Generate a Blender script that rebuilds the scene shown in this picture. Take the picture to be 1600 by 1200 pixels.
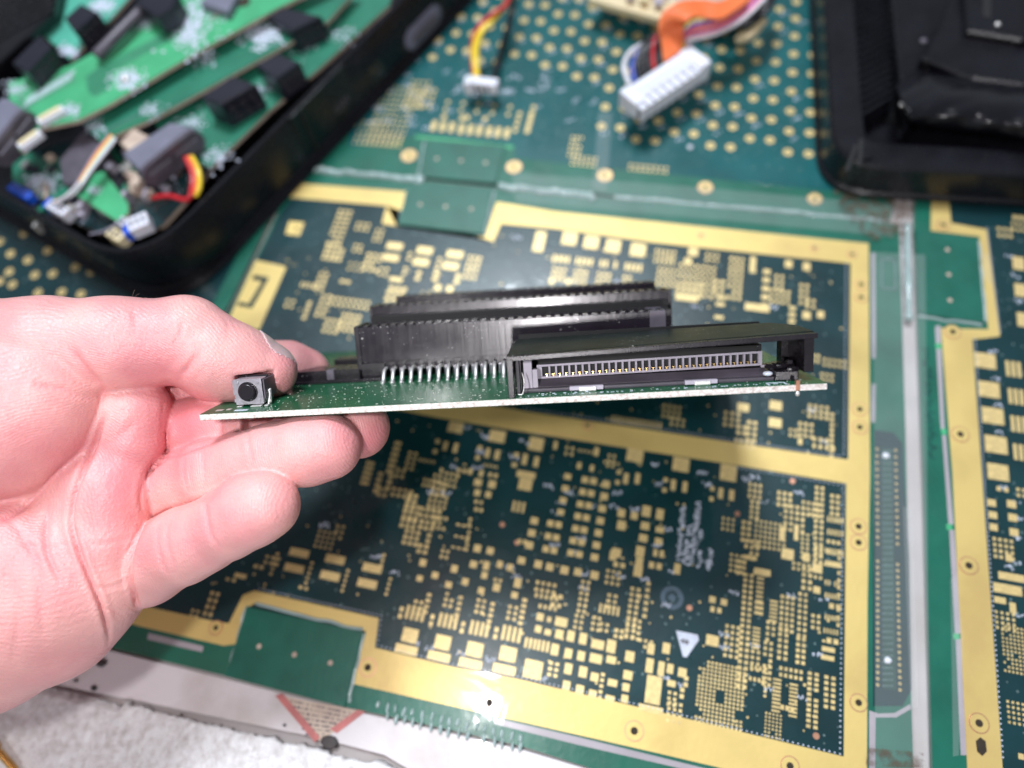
import bpy, math, random
import numpy as np
from mathutils import Vector, Matrix
random.seed(7); np.random.seed(7)
S = 0.01                                   # everything below is written in centimetres
scene = bpy.context.scene
for o in list(bpy.data.objects): bpy.data.objects.remove(o)
col = scene.collection

# ---------------------------------------------------------------- camera, world, lamps, exposure
F = 1110.0                                 # focal length in pixels of a 1600 x 1200 picture
CAMZ = 21.6                                # cm above the circuit panels
def rz(a): return np.array([[math.cos(a), -math.sin(a), 0], [math.sin(a), math.cos(a), 0], [0, 0, 1]])
def rx(a): return np.array([[1, 0, 0], [0, math.cos(a), -math.sin(a)], [0, math.sin(a), math.cos(a)]])
CR = rz(math.radians(22.706)) @ rx(math.radians(25.781)) @ rz(math.radians(-12.323))
CP = np.array([0.0, 0.0, CAMZ])
cam_d = bpy.data.cameras.new("camera"); cam = bpy.data.objects.new("camera", cam_d); col.objects.link(cam)
M4 = np.eye(4); M4[:3, :3] = CR; M4[:3, 3] = CP * S
cam.matrix_world = Matrix(M4.tolist())
cam_d.sensor_fit = 'HORIZONTAL'; cam_d.sensor_width = 36; cam_d.lens = F / 1600 * 36
cam_d.clip_start = 0.005; cam_d.clip_end = 50
cam_d.dof.use_dof = True; cam_d.dof.focus_distance = 0.162; cam_d.dof.aperture_fstop = 5.9
scene.camera = cam

world = bpy.data.worlds.new("World"); scene.world = world; world.use_nodes = True
wn = world.node_tree.nodes; wl = world.node_tree.links
bg = wn['Background']; bg.inputs[0].default_value = (0.80, 0.88, 1.0, 1); bg.inputs[1].default_value = 0.23

def lamp(name, kind, loc, energy, color, size, target=None):
    d = bpy.data.lights.new(name, kind); d.energy = energy; d.color = color
    if kind == 'POINT': d.shadow_soft_size = size * S
    else: d.shape = 'DISK'; d.size = size * S
    o = bpy.data.objects.new(name, d); col.objects.link(o); o.location = Vector([c * S for c in loc])
    if target is not None:
        o.rotation_euler = (Vector(target) - Vector(loc)).to_track_quat('-Z', 'Y').to_euler()
    return o
lamp("phone_flash", 'POINT', CP + CR @ np.array([-5.9, 1.0, 0.4]), .88, (1.0, 0.975, 0.985), 0.62)
lamp("room_lamp", 'AREA', CP + CR @ np.array([-0.036, -0.31, 0.96]) * 130, 6.5, (1.0, 0.96, 0.98), 6, CP + CR @ np.array([0, 0, -16.0]))
lamp("ceiling_lamp", 'AREA', (-25, 70, 140), 27, (0.86, 0.93, 1.0), 45, (0, 10, 0))
scene.view_settings.view_transform = 'Standard'; scene.view_settings.look = 'None'
scene.view_settings.exposure = -0.12; scene.view_settings.gamma = 1.0

# ---------------------------------------------------------------- geometry helpers
def cam2w(c): return CP + CR @ np.array(c, float)
def campt(px, py, d): return cam2w(((px - 800) / F * d, (600 - py) / F * d, -d))
def at(px, py, z=0.0):
    r = CR @ np.array([(px - 800) / F, (600 - py) / F, -1.0])
    return CP + r * ((z - CAMZ) / r[2])
def toPix(P):
    q = CR.T @ (np.array(P) - CP); return np.array([800 + F * q[0] / -q[2], 600 - F * q[1] / -q[2]])
def pxscale(px, py, z=0.0):
    p = at(px, py, z); a = toPix(p)
    return (np.linalg.norm(toPix(p + [.1, 0, 0]) - a) * 10, np.linalg.norm(toPix(p + [0, .1, 0]) - a) * 10)

class MB:
    def __init__(s): s.v = []; s.f = []; s.uvz = None
    def add(s, vs, fs):
        n = len(s.v); s.v += [tuple(map(float, p)) for p in vs]; s.f += [tuple(i + n for i in f) for f in fs]; return s
    def box(s, x0, x1, y0, y1, z0, z1):
        return s.add([(x0, y0, z0), (x1, y0, z0), (x1, y1, z0), (x0, y1, z0), (x0, y0, z1), (x1, y0, z1), (x1, y1, z1), (x0, y1, z1)],
                     [(3, 2, 1, 0), (4, 5, 6, 7), (0, 1, 5, 4), (1, 2, 6, 5), (2, 3, 7, 6), (3, 0, 4, 7)])
    def obox(s, c, ax, ay, az):            # centre and half vectors
        c, ax, ay, az = map(np.array, (c, ax, ay, az)); vs = []
        for k in (-1, 1):
            for i, j in ((-1, -1), (1, -1), (1, 1), (-1, 1)): vs.append(c + i * ax + j * ay + k * az)
        return s.add(vs, [(3, 2, 1, 0), (4, 5, 6, 7), (0, 1, 5, 4), (1, 2, 6, 5), (2, 3, 7, 6), (3, 0, 4, 7)])
    def prism(s, poly, z0, z1, bev=0.0):   # poly of (x,y), counter clockwise or not
        p = [np.array(q[:2], float) for q in poly]
        ar = sum(p[i][0] * p[(i + 1) % len(p)][1] - p[(i + 1) % len(p)][0] * p[i][1] for i in range(len(p)))
        if ar < 0: p = p[::-1]
        n = len(p); rings = [(p, z0)]
        if bev > 0:
            rings.append((p, z1 - bev)); q = []
            for i in range(n):
                a, b, c = p[i - 1], p[i], p[(i + 1) % n]
                d1 = (b - a) / (np.linalg.norm(b - a) + 1e-9); d2 = (c - b) / (np.linalg.norm(c - b) + 1e-9)
                nn = np.array([-d1[1] - d2[1], d1[0] + d2[0]]); nn /= (np.linalg.norm(nn) + 1e-9)
                k = max(.35, nn @ np.array([-d1[1], d1[0]])); q.append(b + nn * bev / k)
            rings.append((q, z1))
        else: rings.append((p, z1))
        vs = [(a[0], a[1], z) for r, z in rings for a in r]; fs = [tuple(range(n))[::-1]]
        for k in range(len(rings) - 1):
            for i in range(n): fs.append((k * n + i, k * n + (i + 1) % n, (k + 1) * n + (i + 1) % n, (k + 1) * n + i))
        m = (len(rings) - 1) * n; fs.append(tuple(m + i for i in range(n)))
        return s.add(vs, fs)
    def cyl(s, c, axis, r0, r1, n=20, cap=True):
        c = np.array(c, float); a = np.array(axis, float); L = np.linalg.norm(a); d = a / L
        t = np.array([1, 0, 0]) if abs(d[0]) < .8 else np.array([0, 1, 0]); x = np.cross(d, t); x /= np.linalg.norm(x); y = np.cross(d, x)
        vs = [c + (x * math.cos(2 * math.pi * i / n) + y * math.sin(2 * math.pi * i / n)) * r0 for i in range(n)]
        vs += [c + a + (x * math.cos(2 * math.pi * i / n) + y * math.sin(2 * math.pi * i / n)) * r1 for i in range(n)]
        fs = [(i, (i + 1) % n, n + (i + 1) % n, n + i) for i in range(n)]
        if cap: fs += [tuple(range(n))[::-1], tuple(range(n, 2 * n))]
        return s.add(vs, fs)
    def ring(s, c, ri, ro, z0, z1, n=24):
        vs = []
        for r, z in ((ro, z0), (ro, z1), (ri, z1), (ri, z0)):
            vs += [(c[0] + r * math.cos(2 * math.pi * i / n), c[1] + r * math.sin(2 * math.pi * i / n), z) for i in range(n)]
        fs = [(k * n + i, k * n + (i + 1) % n, ((k + 1) % 4) * n + (i + 1) % n, ((k + 1) % 4) * n + i) for k in range(4) for i in range(n)]
        return s.add(vs, fs)
    def tube(s, pts, r, n=8, sub=4):
        P = [np.array(p, float) for p in pts]; Q = []
        for i in range(len(P) - 1):
            p0, p1, p2, p3 = P[max(i - 1, 0)], P[i], P[i + 1], P[min(i + 2, len(P) - 1)]
            for k in range(sub):
                t = k / sub
                Q.append(.5 * ((2 * p1) + (p2 - p0) * t + (2 * p0 - 5 * p1 + 4 * p2 - p3) * t * t + (3 * p1 - p0 - 3 * p2 + p3) * t ** 3))
        Q.append(P[-1]); m = len(Q); vs = []; up = None
        for i in range(m):
            d = Q[min(i + 1, m - 1)] - Q[max(i - 1, 0)]; d /= np.linalg.norm(d) + 1e-9
            if up is None: up = np.array([0, 0, 1.]) if abs(d[2]) < .9 else np.array([1., 0, 0])
            x = np.cross(d, up); x /= np.linalg.norm(x) + 1e-9; y = np.cross(x, d); up = y
            rr = r[min(int(i / (m - 1) * len(r)), len(r) - 1)] if isinstance(r, (list, tuple)) else r
            vs += [Q[i] + (x * math.cos(2 * math.pi * k / n) + y * math.sin(2 * math.pi * k / n)) * rr for k in range(n)]
        fs = [(i * n + k, i * n + (k + 1) % n, (i + 1) * n + (k + 1) % n, (i + 1) * n + k) for i in range(m - 1) for k in range(n)]
        fs += [tuple(range(n))[::-1], tuple((m - 1) * n + k for k in range(n))]
        return s.add(vs, fs)
    def blob(s, c, rad, nu=10, nv=6, jit=0.0):
        c = np.array(c, float); rad = np.array(rad, float) * np.ones(3); vs = []; fs = []
        for j in range(1, nv):
            th = math.pi * j / nv
            for i in range(nu):
                ph = 2 * math.pi * i / nu; k = 1 + jit * (random.random() - .5)
                vs.append(c + rad * k * np.array([math.sin(th) * math.cos(ph), math.sin(th) * math.sin(ph), math.cos(th)]))
        top = len(vs); vs += [c + rad * [0, 0, 1], c - rad * [0, 0, 1]]
        for j in range(nv - 2):
            for i in range(nu): a = j * nu + i; b = j * nu + (i + 1) % nu; fs.append((a, a + nu, b + nu, b))
        for i in range(nu):
            fs.append((top, i, (i + 1) % nu)); fs.append((top + 1, (nv - 2) * nu + (i + 1) % nu, (nv - 2) * nu + i))
        return s.add(vs, fs)

def mesh(name, mb, mat, smooth=False, sharp=None):
    me = bpy.data.meshes.new(name); me.from_pydata([(a * S, b * S, c * S) for a, b, c in mb.v], [], mb.f)
    me.validate(); me.update()
    if mat: me.materials.append(mat)
    if smooth:
        me.polygons.foreach_set('use_smooth', [True] * len(me.polygons))
        if sharp: me.set_sharp_from_angle(angle=math.radians(sharp))
    return me
def tag(o, label=None, cat=None, group=None, kind=None):
    if label: o['label'] = label
    if cat: o['category'] = cat
    if group: o['group'] = group
    if kind: o['kind'] = kind
    return o
def bevel(o, w, seg=2):
    m = o.modifiers.new('bevel', 'BEVEL'); m.width = w * S; m.segments = seg; m.limit_method = 'ANGLE'; m.angle_limit = math.radians(40); m.harden_normals = False
    return o
class Thing:
    def __init__(s, name, loc, label, cat, group=None, R=None):
        s.o = bpy.data.objects.new(name, None); col.objects.link(s.o); s.o.empty_display_size = .01
        s.R = np.eye(3) if R is None else R; s.L = np.array(loc, float)
        m = np.eye(4); m[:3, :3] = s.R; m[:3, 3] = s.L * S; s.o.matrix_world = Matrix(m.tolist())
        tag(s.o, label, cat, group)
    def part(s, name, mb, mat, world=True, parent=None, smooth=False, sharp=None, bev=0, label=None, kind=None):
        if world: mb.v = [tuple(s.R.T @ (np.array(p) - s.L)) for p in mb.v]
        o = bpy.data.objects.new(name, mesh(name, mb, mat, smooth, sharp)); col.objects.link(o); o.parent = parent or s.o
        if bev: bevel(o, bev)
        return tag(o, label, kind=kind)
    def inst(s, name, me, loc, scale=(1, 1, 1), rot=0, parent=None, world=True):   # shares mesh data
        o = bpy.data.objects.new(name, me); col.objects.link(o); o.parent = parent or s.o
        p = s.R.T @ (np.array(loc, float) - s.L) if world else np.array(loc, float)
        o.location = Vector(p * S); o.scale = scale; o.rotation_euler = (0, 0, rot); return o
def single(name, mb, mat, label=None, cat=None, group=None, kind=None, smooth=False, sharp=None, bev=0):
    a = np.array(mb.v); c = (a.max(0) + a.min(0)) / 2; c[2] = a[:, 2].min(); mb.v = [tuple(p) for p in a - c]
    o = bpy.data.objects.new(name, mesh(name, mb, mat, smooth, sharp)); o.location = Vector(c * S); col.objects.link(o)
    if bev: bevel(o, bev)
    return tag(o, label, cat, group, kind)

# ---------------------------------------------------------------- materials
def mat(name, c, rough=.5, metal=0, coat=0, var=.12, scale=150, bump=0, bscale=600, sss=0, rvar=0, c2=None, dust=0, ior=1.5, coatr=.1, spec=.5, wave=0, edge=(.3, .7)):
    m = bpy.data.materials.new(name); m.use_nodes = True; n = m.node_tree.nodes; l = m.node_tree.links; b = n['Principled BSDF']
    tc = n.new('ShaderNodeTexCoord'); nz = n.new('ShaderNodeTexNoise'); nz.inputs['Scale'].default_value = scale; nz.inputs['Detail'].default_value = 5
    l.new(tc.outputs['Object'], nz.inputs['Vector'])
    rp = n.new('ShaderNodeValToRGB'); rp.color_ramp.elements[0].position = edge[0]; rp.color_ramp.elements[1].position = edge[1]
    a = c2 or tuple(min(1, x * (1 - var)) for x in c); z = c if c2 else tuple(min(1, x * (1 + var)) for x in c)
    rp.color_ramp.elements[0].color = (*a, 1); rp.color_ramp.elements[1].color = (*z, 1)
    l.new(nz.outputs['Fac'], rp.inputs['Fac']); out = rp.outputs['Color']
    if dust:
        n2 = n.new('ShaderNodeTexNoise'); n2.inputs['Scale'].default_value = 1900; n2.inputs['Detail'].default_value = 2; l.new(tc.outputs['Object'], n2.inputs['Vector'])
        n3 = n.new('ShaderNodeTexNoise'); n3.inputs['Scale'].default_value = 120; l.new(tc.outputs['Object'], n3.inputs['Vector'])
        ad = n.new('ShaderNodeMath'); ad.operation = 'MULTIPLY_ADD'; l.new(n3.outputs['Fac'], ad.inputs[0]); ad.inputs[1].default_value = .35; l.new(n2.outputs['Fac'], ad.inputs[2])
        r2 = n.new('ShaderNodeValToRGB'); r2.color_ramp.elements[0].position = .93 - dust * .1; r2.color_ramp.elements[1].position = .99 - dust * .1
        l.new(ad.outputs[0], r2.inputs['Fac']); mx = n.new('ShaderNodeMix'); mx.data_type = 'RGBA'
        l.new(r2.outputs['Color'], mx.inputs['Factor']); l.new(out, mx.inputs['A']); mx.inputs['B'].default_value = (.62, .6, .58, 1); out = mx.outputs['Result']
    l.new(out, b.inputs['Base Color'])
    b.inputs['Roughness'].default_value = rough; b.inputs['Metallic'].default_value = metal; b.inputs['Coat Weight'].default_value = coat
    b.inputs['Coat Roughness'].default_value = coatr; b.inputs['IOR'].default_value = ior; b.inputs['Specular IOR Level'].default_value = spec
    if rvar:
        mr = n.new('ShaderNodeMapRange'); mr.inputs['To Min'].default_value = max(.02, rough - rvar); mr.inputs['To Max'].default_value = rough + rvar
        n4 = n.new('ShaderNodeTexNoise'); n4.inputs['Scale'].default_value = scale * 2.3; n4.inputs['Detail'].default_value = 6; l.new(tc.outputs['Object'], n4.inputs['Vector'])
        l.new(n4.outputs['Fac'], mr.inputs['Value']); l.new(mr.outputs['Result'], b.inputs['Roughness'])
    if bump:
        bz = n.new('ShaderNodeTexNoise'); bz.inputs['Scale'].default_value = bscale; bz.inputs['Detail'].default_value = 4; l.new(tc.outputs['Object'], bz.inputs['Vector'])
        bp = n.new('ShaderNodeBump'); bp.inputs['Strength'].default_value = bump; bp.inputs['Distance'].default_value = .0004
        l.new(bz.outputs['Fac'], bp.inputs['Height']); l.new(bp.outputs['Normal'], b.inputs['Normal'])
    if wave:
        wz = n.new('ShaderNodeTexNoise'); wz.inputs['Scale'].default_value = 42; wz.inputs['Detail'].default_value = 3; wz.inputs['Distortion'].default_value = 1.2; l.new(tc.outputs['Object'], wz.inputs['Vector'])
        wb = n.new('ShaderNodeBump'); wb.inputs['Strength'].default_value = wave; wb.inputs['Distance'].default_value = .002; l.new(wz.outputs['Fac'], wb.inputs['Height']); l.new(wb.outputs['Normal'], b.inputs['Coat Normal'])
    if sss:
        b.inputs['Subsurface Weight'].default_value = sss; b.inputs['Subsurface Radius'].default_value = (1, .3, .15); b.inputs['Subsurface Scale'].default_value = .004
    return m
Mt = {}
Mt['mask_dark'] = mat('solder_mask_dark', (.003, .032, .038), .30, coat=.8, coatr=.07, wave=.16, var=.25, scale=45, bump=.12, bscale=500, rvar=.07)
Mt['mask_teal'] = mat('solder_mask_teal', (.003, .092, .098), .3, coat=.8, coatr=.08, wave=.16, var=.2, scale=40, bump=.15, bscale=500, rvar=.07)
Mt['mask_green'] = mat('solder_mask_green', (.008, .125, .082), .33, coat=.7, coatr=.07, wave=.2, var=.18, scale=60, bump=.2, bscale=400, rvar=.1)
Mt['mask_held'] = mat('solder_mask_held', (.010, .095, .042), .2, var=.2, scale=150, dust=.55, rvar=.05, ior=1.22)
Mt['mask_bright'] = mat('solder_mask_bright', (.065, .40, .185), .35, coat=.3, var=.15, scale=60, rvar=.08)
Mt['mask_mid'] = mat('solder_mask_mid', (.022, .18, .11), .35, coat=.3, var=.15, scale=60)
Mt['mask_aqua'] = mat('solder_mask_aqua', (.09, .42, .31), .35, coat=.3, var=.15, scale=60)
Mt['tab_green'] = mat('tab_green', (.006, .11, .075), .42, var=.15, scale=120, bump=.2, bscale=900, rvar=.1)
Mt['gold'] = mat('gold_plate', (.75, .56, .20), .42, metal=.3, scale=28, c2=(.55, .37, .14), edge=(.22, .5), bump=.12, bscale=500, rvar=.14, coat=.7, coatr=.09, wave=.2)
Mt['goldpad'] = mat('gold_pad', (.74, .56, .25), .40, metal=.3, var=.2, scale=300, rvar=.1)
Mt['copper'] = mat('copper', (.75, .38, .25), .35, metal=.8, var=.15, scale=400)
Mt['hole'] = mat('hole_dark', (.03, .02, .012), .8, var=.3, scale=300)
Mt['silk'] = mat('silkscreen_white', (.62, .66, .78), .7, var=.12, scale=500)
Mt['white_pl'] = mat('white_plastic', (.78, .78, .86), .4, var=.04, scale=80, sss=.15)
Mt['cream_pl'] = mat('cream_part', (.8, .68, .42), .45, var=.1, scale=200)
Mt['blue_pl'] = mat('blue_plastic', (.01, .09, .62), .35, var=.1, scale=200)
Mt['black_pl'] = mat('black_plastic', (.007, .007, .010), .27, var=.3, scale=90, bump=.08, bscale=1500, rvar=.06, spec=.4)
Mt['black_gl'] = mat('black_gloss', (.008, .008, .010), .13, var=.3, scale=60)
Mt['black_conn'] = mat('black_connector', (.013, .010, .014), .26, var=.2, scale=120, bump=.05, bscale=2200, rvar=.08, dust=.12, coat=.25, coatr=.25)
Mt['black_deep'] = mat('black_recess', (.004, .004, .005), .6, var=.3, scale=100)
Mt['grey_conn'] = mat('grey_connector', (.46, .42, .50), .4, var=.12, scale=200, bump=.15, bscale=1800)
Mt['dark_grey'] = mat('dark_grey_plastic', (.095, .082, .105), .42, var=.2, scale=200, bump=.1, bscale=1200)
Mt['slate'] = mat('slate_plastic', (.17, .17, .23), .45, var=.12, scale=120)
Mt['tin'] = mat('tinned_metal', (.80, .78, .76), .38, metal=.7, var=.1, scale=400, rvar=.12)
def brushed():
    m = mat('black_wall', (.013, .009, .015), .23, var=.2, scale=120, dust=.12, rvar=.07, coat=.2, coatr=.12); n = m.node_tree.nodes; l = m.node_tree.links
    tc = n.new('ShaderNodeTexCoord'); mp = n.new('ShaderNodeMapping'); mp.inputs['Scale'].default_value = (1, 1, .06); z = n.new('ShaderNodeTexNoise'); z.inputs['Scale'].default_value = 420; z.inputs['Detail'].default_value = 3
    mp2 = n.new('ShaderNodeMapping'); mp2.inputs['Scale'].default_value = (.04, 1, 1); z2 = n.new('ShaderNodeTexNoise'); z2.inputs['Scale'].default_value = 1500; ad = n.new('ShaderNodeMath'); ad.operation = 'MULTIPLY_ADD'; ad.inputs[1].default_value = .25
    bp = n.new('ShaderNodeBump'); bp.inputs['Strength'].default_value = .09; bp.inputs['Distance'].default_value = .0005
    l.new(tc.outputs['Object'], mp.inputs[0]); l.new(mp.outputs[0], z.inputs['Vector']); l.new(tc.outputs['Object'], mp2.inputs[0]); l.new(mp2.outputs[0], z2.inputs['Vector']); l.new(z2.outputs['Fac'], ad.inputs[0]); l.new(z.outputs['Fac'], ad.inputs[2])
    l.new(ad.outputs[0], bp.inputs['Height']); l.new(bp.outputs['Normal'], n['Principled BSDF'].inputs['Normal']); return m
Mt['wall'] = brushed()
Mt['steel'] = mat('pressed_steel', (.50, .47, .52), .30, metal=.5, var=.25, scale=250, bump=.2, bscale=900, rvar=.12)
Mt['pingold'] = mat('pin_gold', (.85, .58, .25), .25, metal=1, var=.1, scale=500)
Mt['fibre'] = mat('glass_fibre_edge', (.84, .78, .74), .75, scale=1100, edge=(.36, .56), bump=1.0, bscale=1800, c2=(.60, .51, .47))
Mt['bench'] = mat('painted_bench', (.60, .56, .57), .45, scale=22, bump=.3, bscale=300, c2=(.38, .33, .31))
Mt['strip'] = mat('pale_strip', (.72, .67, .69), .4, scale=34, bump=.35, bscale=260, c2=(.42, .35, .31), edge=(.25, .52), coat=.5, coatr=.1, wave=.3)
Mt['foam'] = mat('foam_sheet', (.78, .77, .78), .45, scale=520, bump=.9, bscale=1000, c2=(.58, .55, .54), edge=(.3, .58), spec=.9)
Mt['field'] = mat('field_mask', (.015, .062, .052), .35, var=.2, scale=90)
Mt['groove'] = mat('groove_resin', (.40, .36, .39), .3, var=.12, scale=90, coat=.5, wave=.2)
Mt['resin'] = mat('clear_resin', (.34, .44, .43), .12, var=.15, scale=100, bump=.6, bscale=350, coat=.5)
Mt['red'] = mat('red_print', (.50, .16, .15), .5, var=.2, scale=200)
Mt['tan'] = mat('tan_print', (.62, .50, .40), .6, var=.15, scale=150, c2=(.45, .33, .27))
Mt['soot'] = mat('dark_rubber', (.06, .05, .05), .6, var=.3, scale=200)
Mt['palegold'] = mat('pale_gold_edge', (.80, .66, .42), .4, metal=.35, var=.1, scale=60)
def wire(n, c): Mt[n] = mat(n + '_insulation', c, .35, var=.08, scale=200, coat=.2)
for n_, c_ in dict(w_red=(.55, .02, .03), w_yellow=(.85, .62, .04), w_black=(.012, .012, .016), w_orange=(.90, .22, .07), w_blue=(.05, .08, .45),
                   w_violet=(.30, .10, .45), w_white=(.75, .73, .78), w_pink=(.85, .28, .38), w_grey=(.25, .24, .30), w_cyan=(.35, .62, .66)).items(): wire(n_, c_)

# clear film: thin, real sheet
def film_mat():
    m = bpy.data.materials.new('clear_tape'); m.use_nodes = True; b = m.node_tree.nodes['Principled BSDF']
    b.inputs['Base Color'].default_value = (.85, .9, .9, 1); b.inputs['Roughness'].default_value = .18; b.inputs['Alpha'].default_value = .05
    n = m.node_tree.nodes; l = m.node_tree.links; tc = n.new('ShaderNodeTexCoord'); z = n.new('ShaderNodeTexNoise'); z.inputs['Scale'].default_value = 260
    bp = n.new('ShaderNodeBump'); bp.inputs['Strength'].default_value = .5; bp.inputs['Distance'].default_value = .0006
    l.new(tc.outputs['Object'], z.inputs['Vector']); l.new(z.outputs['Fac'], bp.inputs['Height']); l.new(bp.outputs['Normal'], b.inputs['Normal'])
    return m
Mt['film'] = film_mat()
def stain_mat():
    m = bpy.data.materials.new('dried_stain'); m.use_nodes = True; n = m.node_tree.nodes; l = m.node_tree.links; b = n['Principled BSDF']; b.inputs['Base Color'].default_value = (.16, .11, .08, 1); b.inputs['Roughness'].default_value = .3
    tc = n.new('ShaderNodeTexCoord'); z = n.new('ShaderNodeTexNoise'); z.inputs['Scale'].default_value = 330; z.inputs['Detail'].default_value = 6; r = n.new('ShaderNodeMapRange'); r.inputs['From Min'].default_value = .42; r.inputs['From Max'].default_value = .62; r.inputs['To Max'].default_value = .38
    l.new(tc.outputs['Object'], z.inputs['Vector']); l.new(z.outputs['Fac'], r.inputs['Value']); l.new(r.outputs['Result'], b.inputs['Alpha']); return m
Mt['stain'] = stain_mat()
def skin_mat():
    m = bpy.data.materials.new('skin'); m.use_nodes = True; n = m.node_tree.nodes; l = m.node_tree.links; b = n['Principled BSDF']
    tc = n.new('ShaderNodeTexCoord')
    def noise(sc, det=4):
        z = n.new('ShaderNodeTexNoise'); z.inputs['Scale'].default_value = sc; z.inputs['Detail'].default_value = det; l.new(tc.outputs['Object'], z.inputs['Vector']); return z
    z = noise(55, 5); rp = n.new('ShaderNodeValToRGB'); rp.color_ramp.elements[0].position = .32; rp.color_ramp.elements[1].position = .68
    rp.color_ramp.elements[0].color = (.68, .275, .29, 1); rp.color_ramp.elements[1].color = (.82, .44, .41, 1); l.new(z.outputs['Fac'], rp.inputs['Fac'])
    at_ = n.new('ShaderNodeAttribute'); at_.attribute_name = 'flush'
    mx = n.new('ShaderNodeMix'); mx.data_type = 'RGBA'; l.new(at_.outputs['Fac'], mx.inputs['Factor']); l.new(rp.outputs['Color'], mx.inputs['A']); mx.inputs['B'].default_value = (.72, .21, .235, 1)
    l.new(mx.outputs['Result'], b.inputs['Base Color'])
    b.inputs['Roughness'].default_value = .38; b.inputs['Subsurface Weight'].default_value = .22; b.inputs['Subsurface Radius'].default_value = (1, .28, .16); b.inputs['Subsurface Scale'].default_value = .0045
    b.inputs['Specular IOR Level'].default_value = .4
    vo = n.new('ShaderNodeTexVoronoi'); vo.feature = 'DISTANCE_TO_EDGE'; vo.inputs['Scale'].default_value = 1150; l.new(tc.outputs['Object'], vo.inputs['Vector'])
    vr = n.new('ShaderNodeMapRange'); vr.inputs['From Max'].default_value = .12; l.new(vo.outputs['Distance'], vr.inputs['Value'])
    # ridges of the skin: fine warped waves, plus pores
    wv = n.new('ShaderNodeTexWave'); wv.wave_type = 'RINGS'; wv.rings_direction = 'SPHERICAL'; wv.inputs['Scale'].default_value = 620; wv.inputs['Distortion'].default_value = 9; wv.inputs['Detail'].default_value = 1; wv.inputs['Detail Scale'].default_value = .25
    l.new(tc.outputs['Object'], wv.inputs['Vector'])
    p = noise(1400, 3); q = noise(160, 4)
    a1 = n.new('ShaderNodeMath'); a1.operation = 'MULTIPLY_ADD'; l.new(wv.outputs['Fac'], a1.inputs[0]); a1.inputs[1].default_value = .22; l.new(p.outputs['Fac'], a1.inputs[2])
    a2 = n.new('ShaderNodeMath'); a2.operation = 'MULTIPLY_ADD'; l.new(q.outputs['Fac'], a2.inputs[0]); a2.inputs[1].default_value = 2.2; l.new(a1.outputs[0], a2.inputs[2])
    bp = n.new('ShaderNodeBump'); bp.inputs['Strength'].default_value = .5; bp.inputs['Distance'].default_value = .0003
    a3 = n.new('ShaderNodeMath'); a3.operation = 'MULTIPLY_ADD'; l.new(vr.outputs['Result'], a3.inputs[0]); a3.inputs[1].default_value = .16; l.new(a2.outputs[0], a3.inputs[2])
    l.new(a3.outputs[0], bp.inputs['Height']); l.new(bp.outputs['Normal'], b.inputs['Normal'])
    return m
Mt['skin'] = skin_mat()
Mt['nail'] = mat('nail_plate', (.55, .36, .37), .34, var=.06, scale=150, sss=.3, coat=.3)
Mt['dusk'] = mat('dusk_plastic', (.014, .014, .024), .33, var=.2, scale=100)
Mt['bag'] = mat('bag_film', (.006, .006, .009), .2, var=.3, scale=60)
Mt['hair'] = mat('hair', (.05, .03, .02), .5)
# ---------------------------------------------------------------- the bench and the sheets lying on it
def P(poly, z=0): return [at(x, y, z)[:2] for x, y in poly]
single('workbench', MB().box(-60, 60, -45, 75, -4.2, -0.22), Mt['bench'], kind='structure')
# granular foam: a displaced height field along the near left edge
def foam():
    mb = MB(); pol = [(-200, 1010), (118, 1083), (300, 1118), (496, 1161), (640, 1200), (900, 1262), (800, 1700), (-300, 1700)]
    Q = np.array(P(pol, .1)); a, b = Q.min(0), Q.max(0); h = .085
    nx, ny = int((b[0] - a[0]) / h), int((b[1] - a[1]) / h)
    X, Y = np.meshgrid(a[0] + h * np.arange(nx), a[1] + h * np.arange(ny), indexing='ij')
    def inside(x, y):
        c = np.zeros_like(x, bool); j = len(Q) - 1
        for i in range(len(Q)):
            xi, yi, xj, yj = *Q[i], *Q[j]
            c ^= ((yi > y) != (yj > y)) & (x < (xj - xi) * (y - yi) / (yj - yi + 1e-12) + xi); j = i
        return c
    I = inside(X, Y); rng = np.random.RandomState(3)
    Z = .10 + .045 * rng.rand(nx, ny) + .05 * np.kron(rng.rand(nx // 6 + 1, ny // 6 + 1), np.ones((6, 6)))[:nx, :ny]
    jx, jy = (rng.rand(2, nx, ny) - .5) * h * .7
    # rounded edge: lower the rim of the mask
    J = I.copy()
    for k in range(2): J[1:-1, 1:-1] = J[1:-1, 1:-1] & J[:-2, 1:-1] & J[2:, 1:-1] & J[1:-1, :-2] & J[1:-1, 2:]
    Z = np.where(J, Z, .02); ids = -np.ones((nx, ny), int); ids[I] = np.arange(I.sum())
    mb.v = [(float(x), float(y), float(z)) for x, y, z in zip((X + jx)[I], (Y + jy)[I], Z[I])]
    for i in range(nx - 1):
        for j in range(ny - 1):
            q = (ids[i, j], ids[i + 1, j], ids[i + 1, j + 1], ids[i, j + 1])
            if min(q) >= 0: mb.f.append(q)
    # skirt down to the bench
    return mb
fo = single('foam_sheet', foam(), Mt['foam'], 'white granular foam sheet along the near left edge of the bench, under the wrist', 'foam sheet', smooth=True)
md = fo.modifiers.new('thick', 'SOLIDIFY'); md.thickness = .25 * S; md.offset = -1
st = single('cover_strip', MB().prism(P([(-300, 905), (180, 1018), (352, 1060), (536, 1107), (640, 1130), (812, 1170), (930, 1205), (1150, 1300), (1000, 1420), (600, 1180), (496, 1153), (118, 1076), (-300, 985)], -.05), -.21, -.05, .02),
            Mt['strip'], 'smooth pale strip between the green circuit panel and the granular foam', 'strip')
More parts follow.
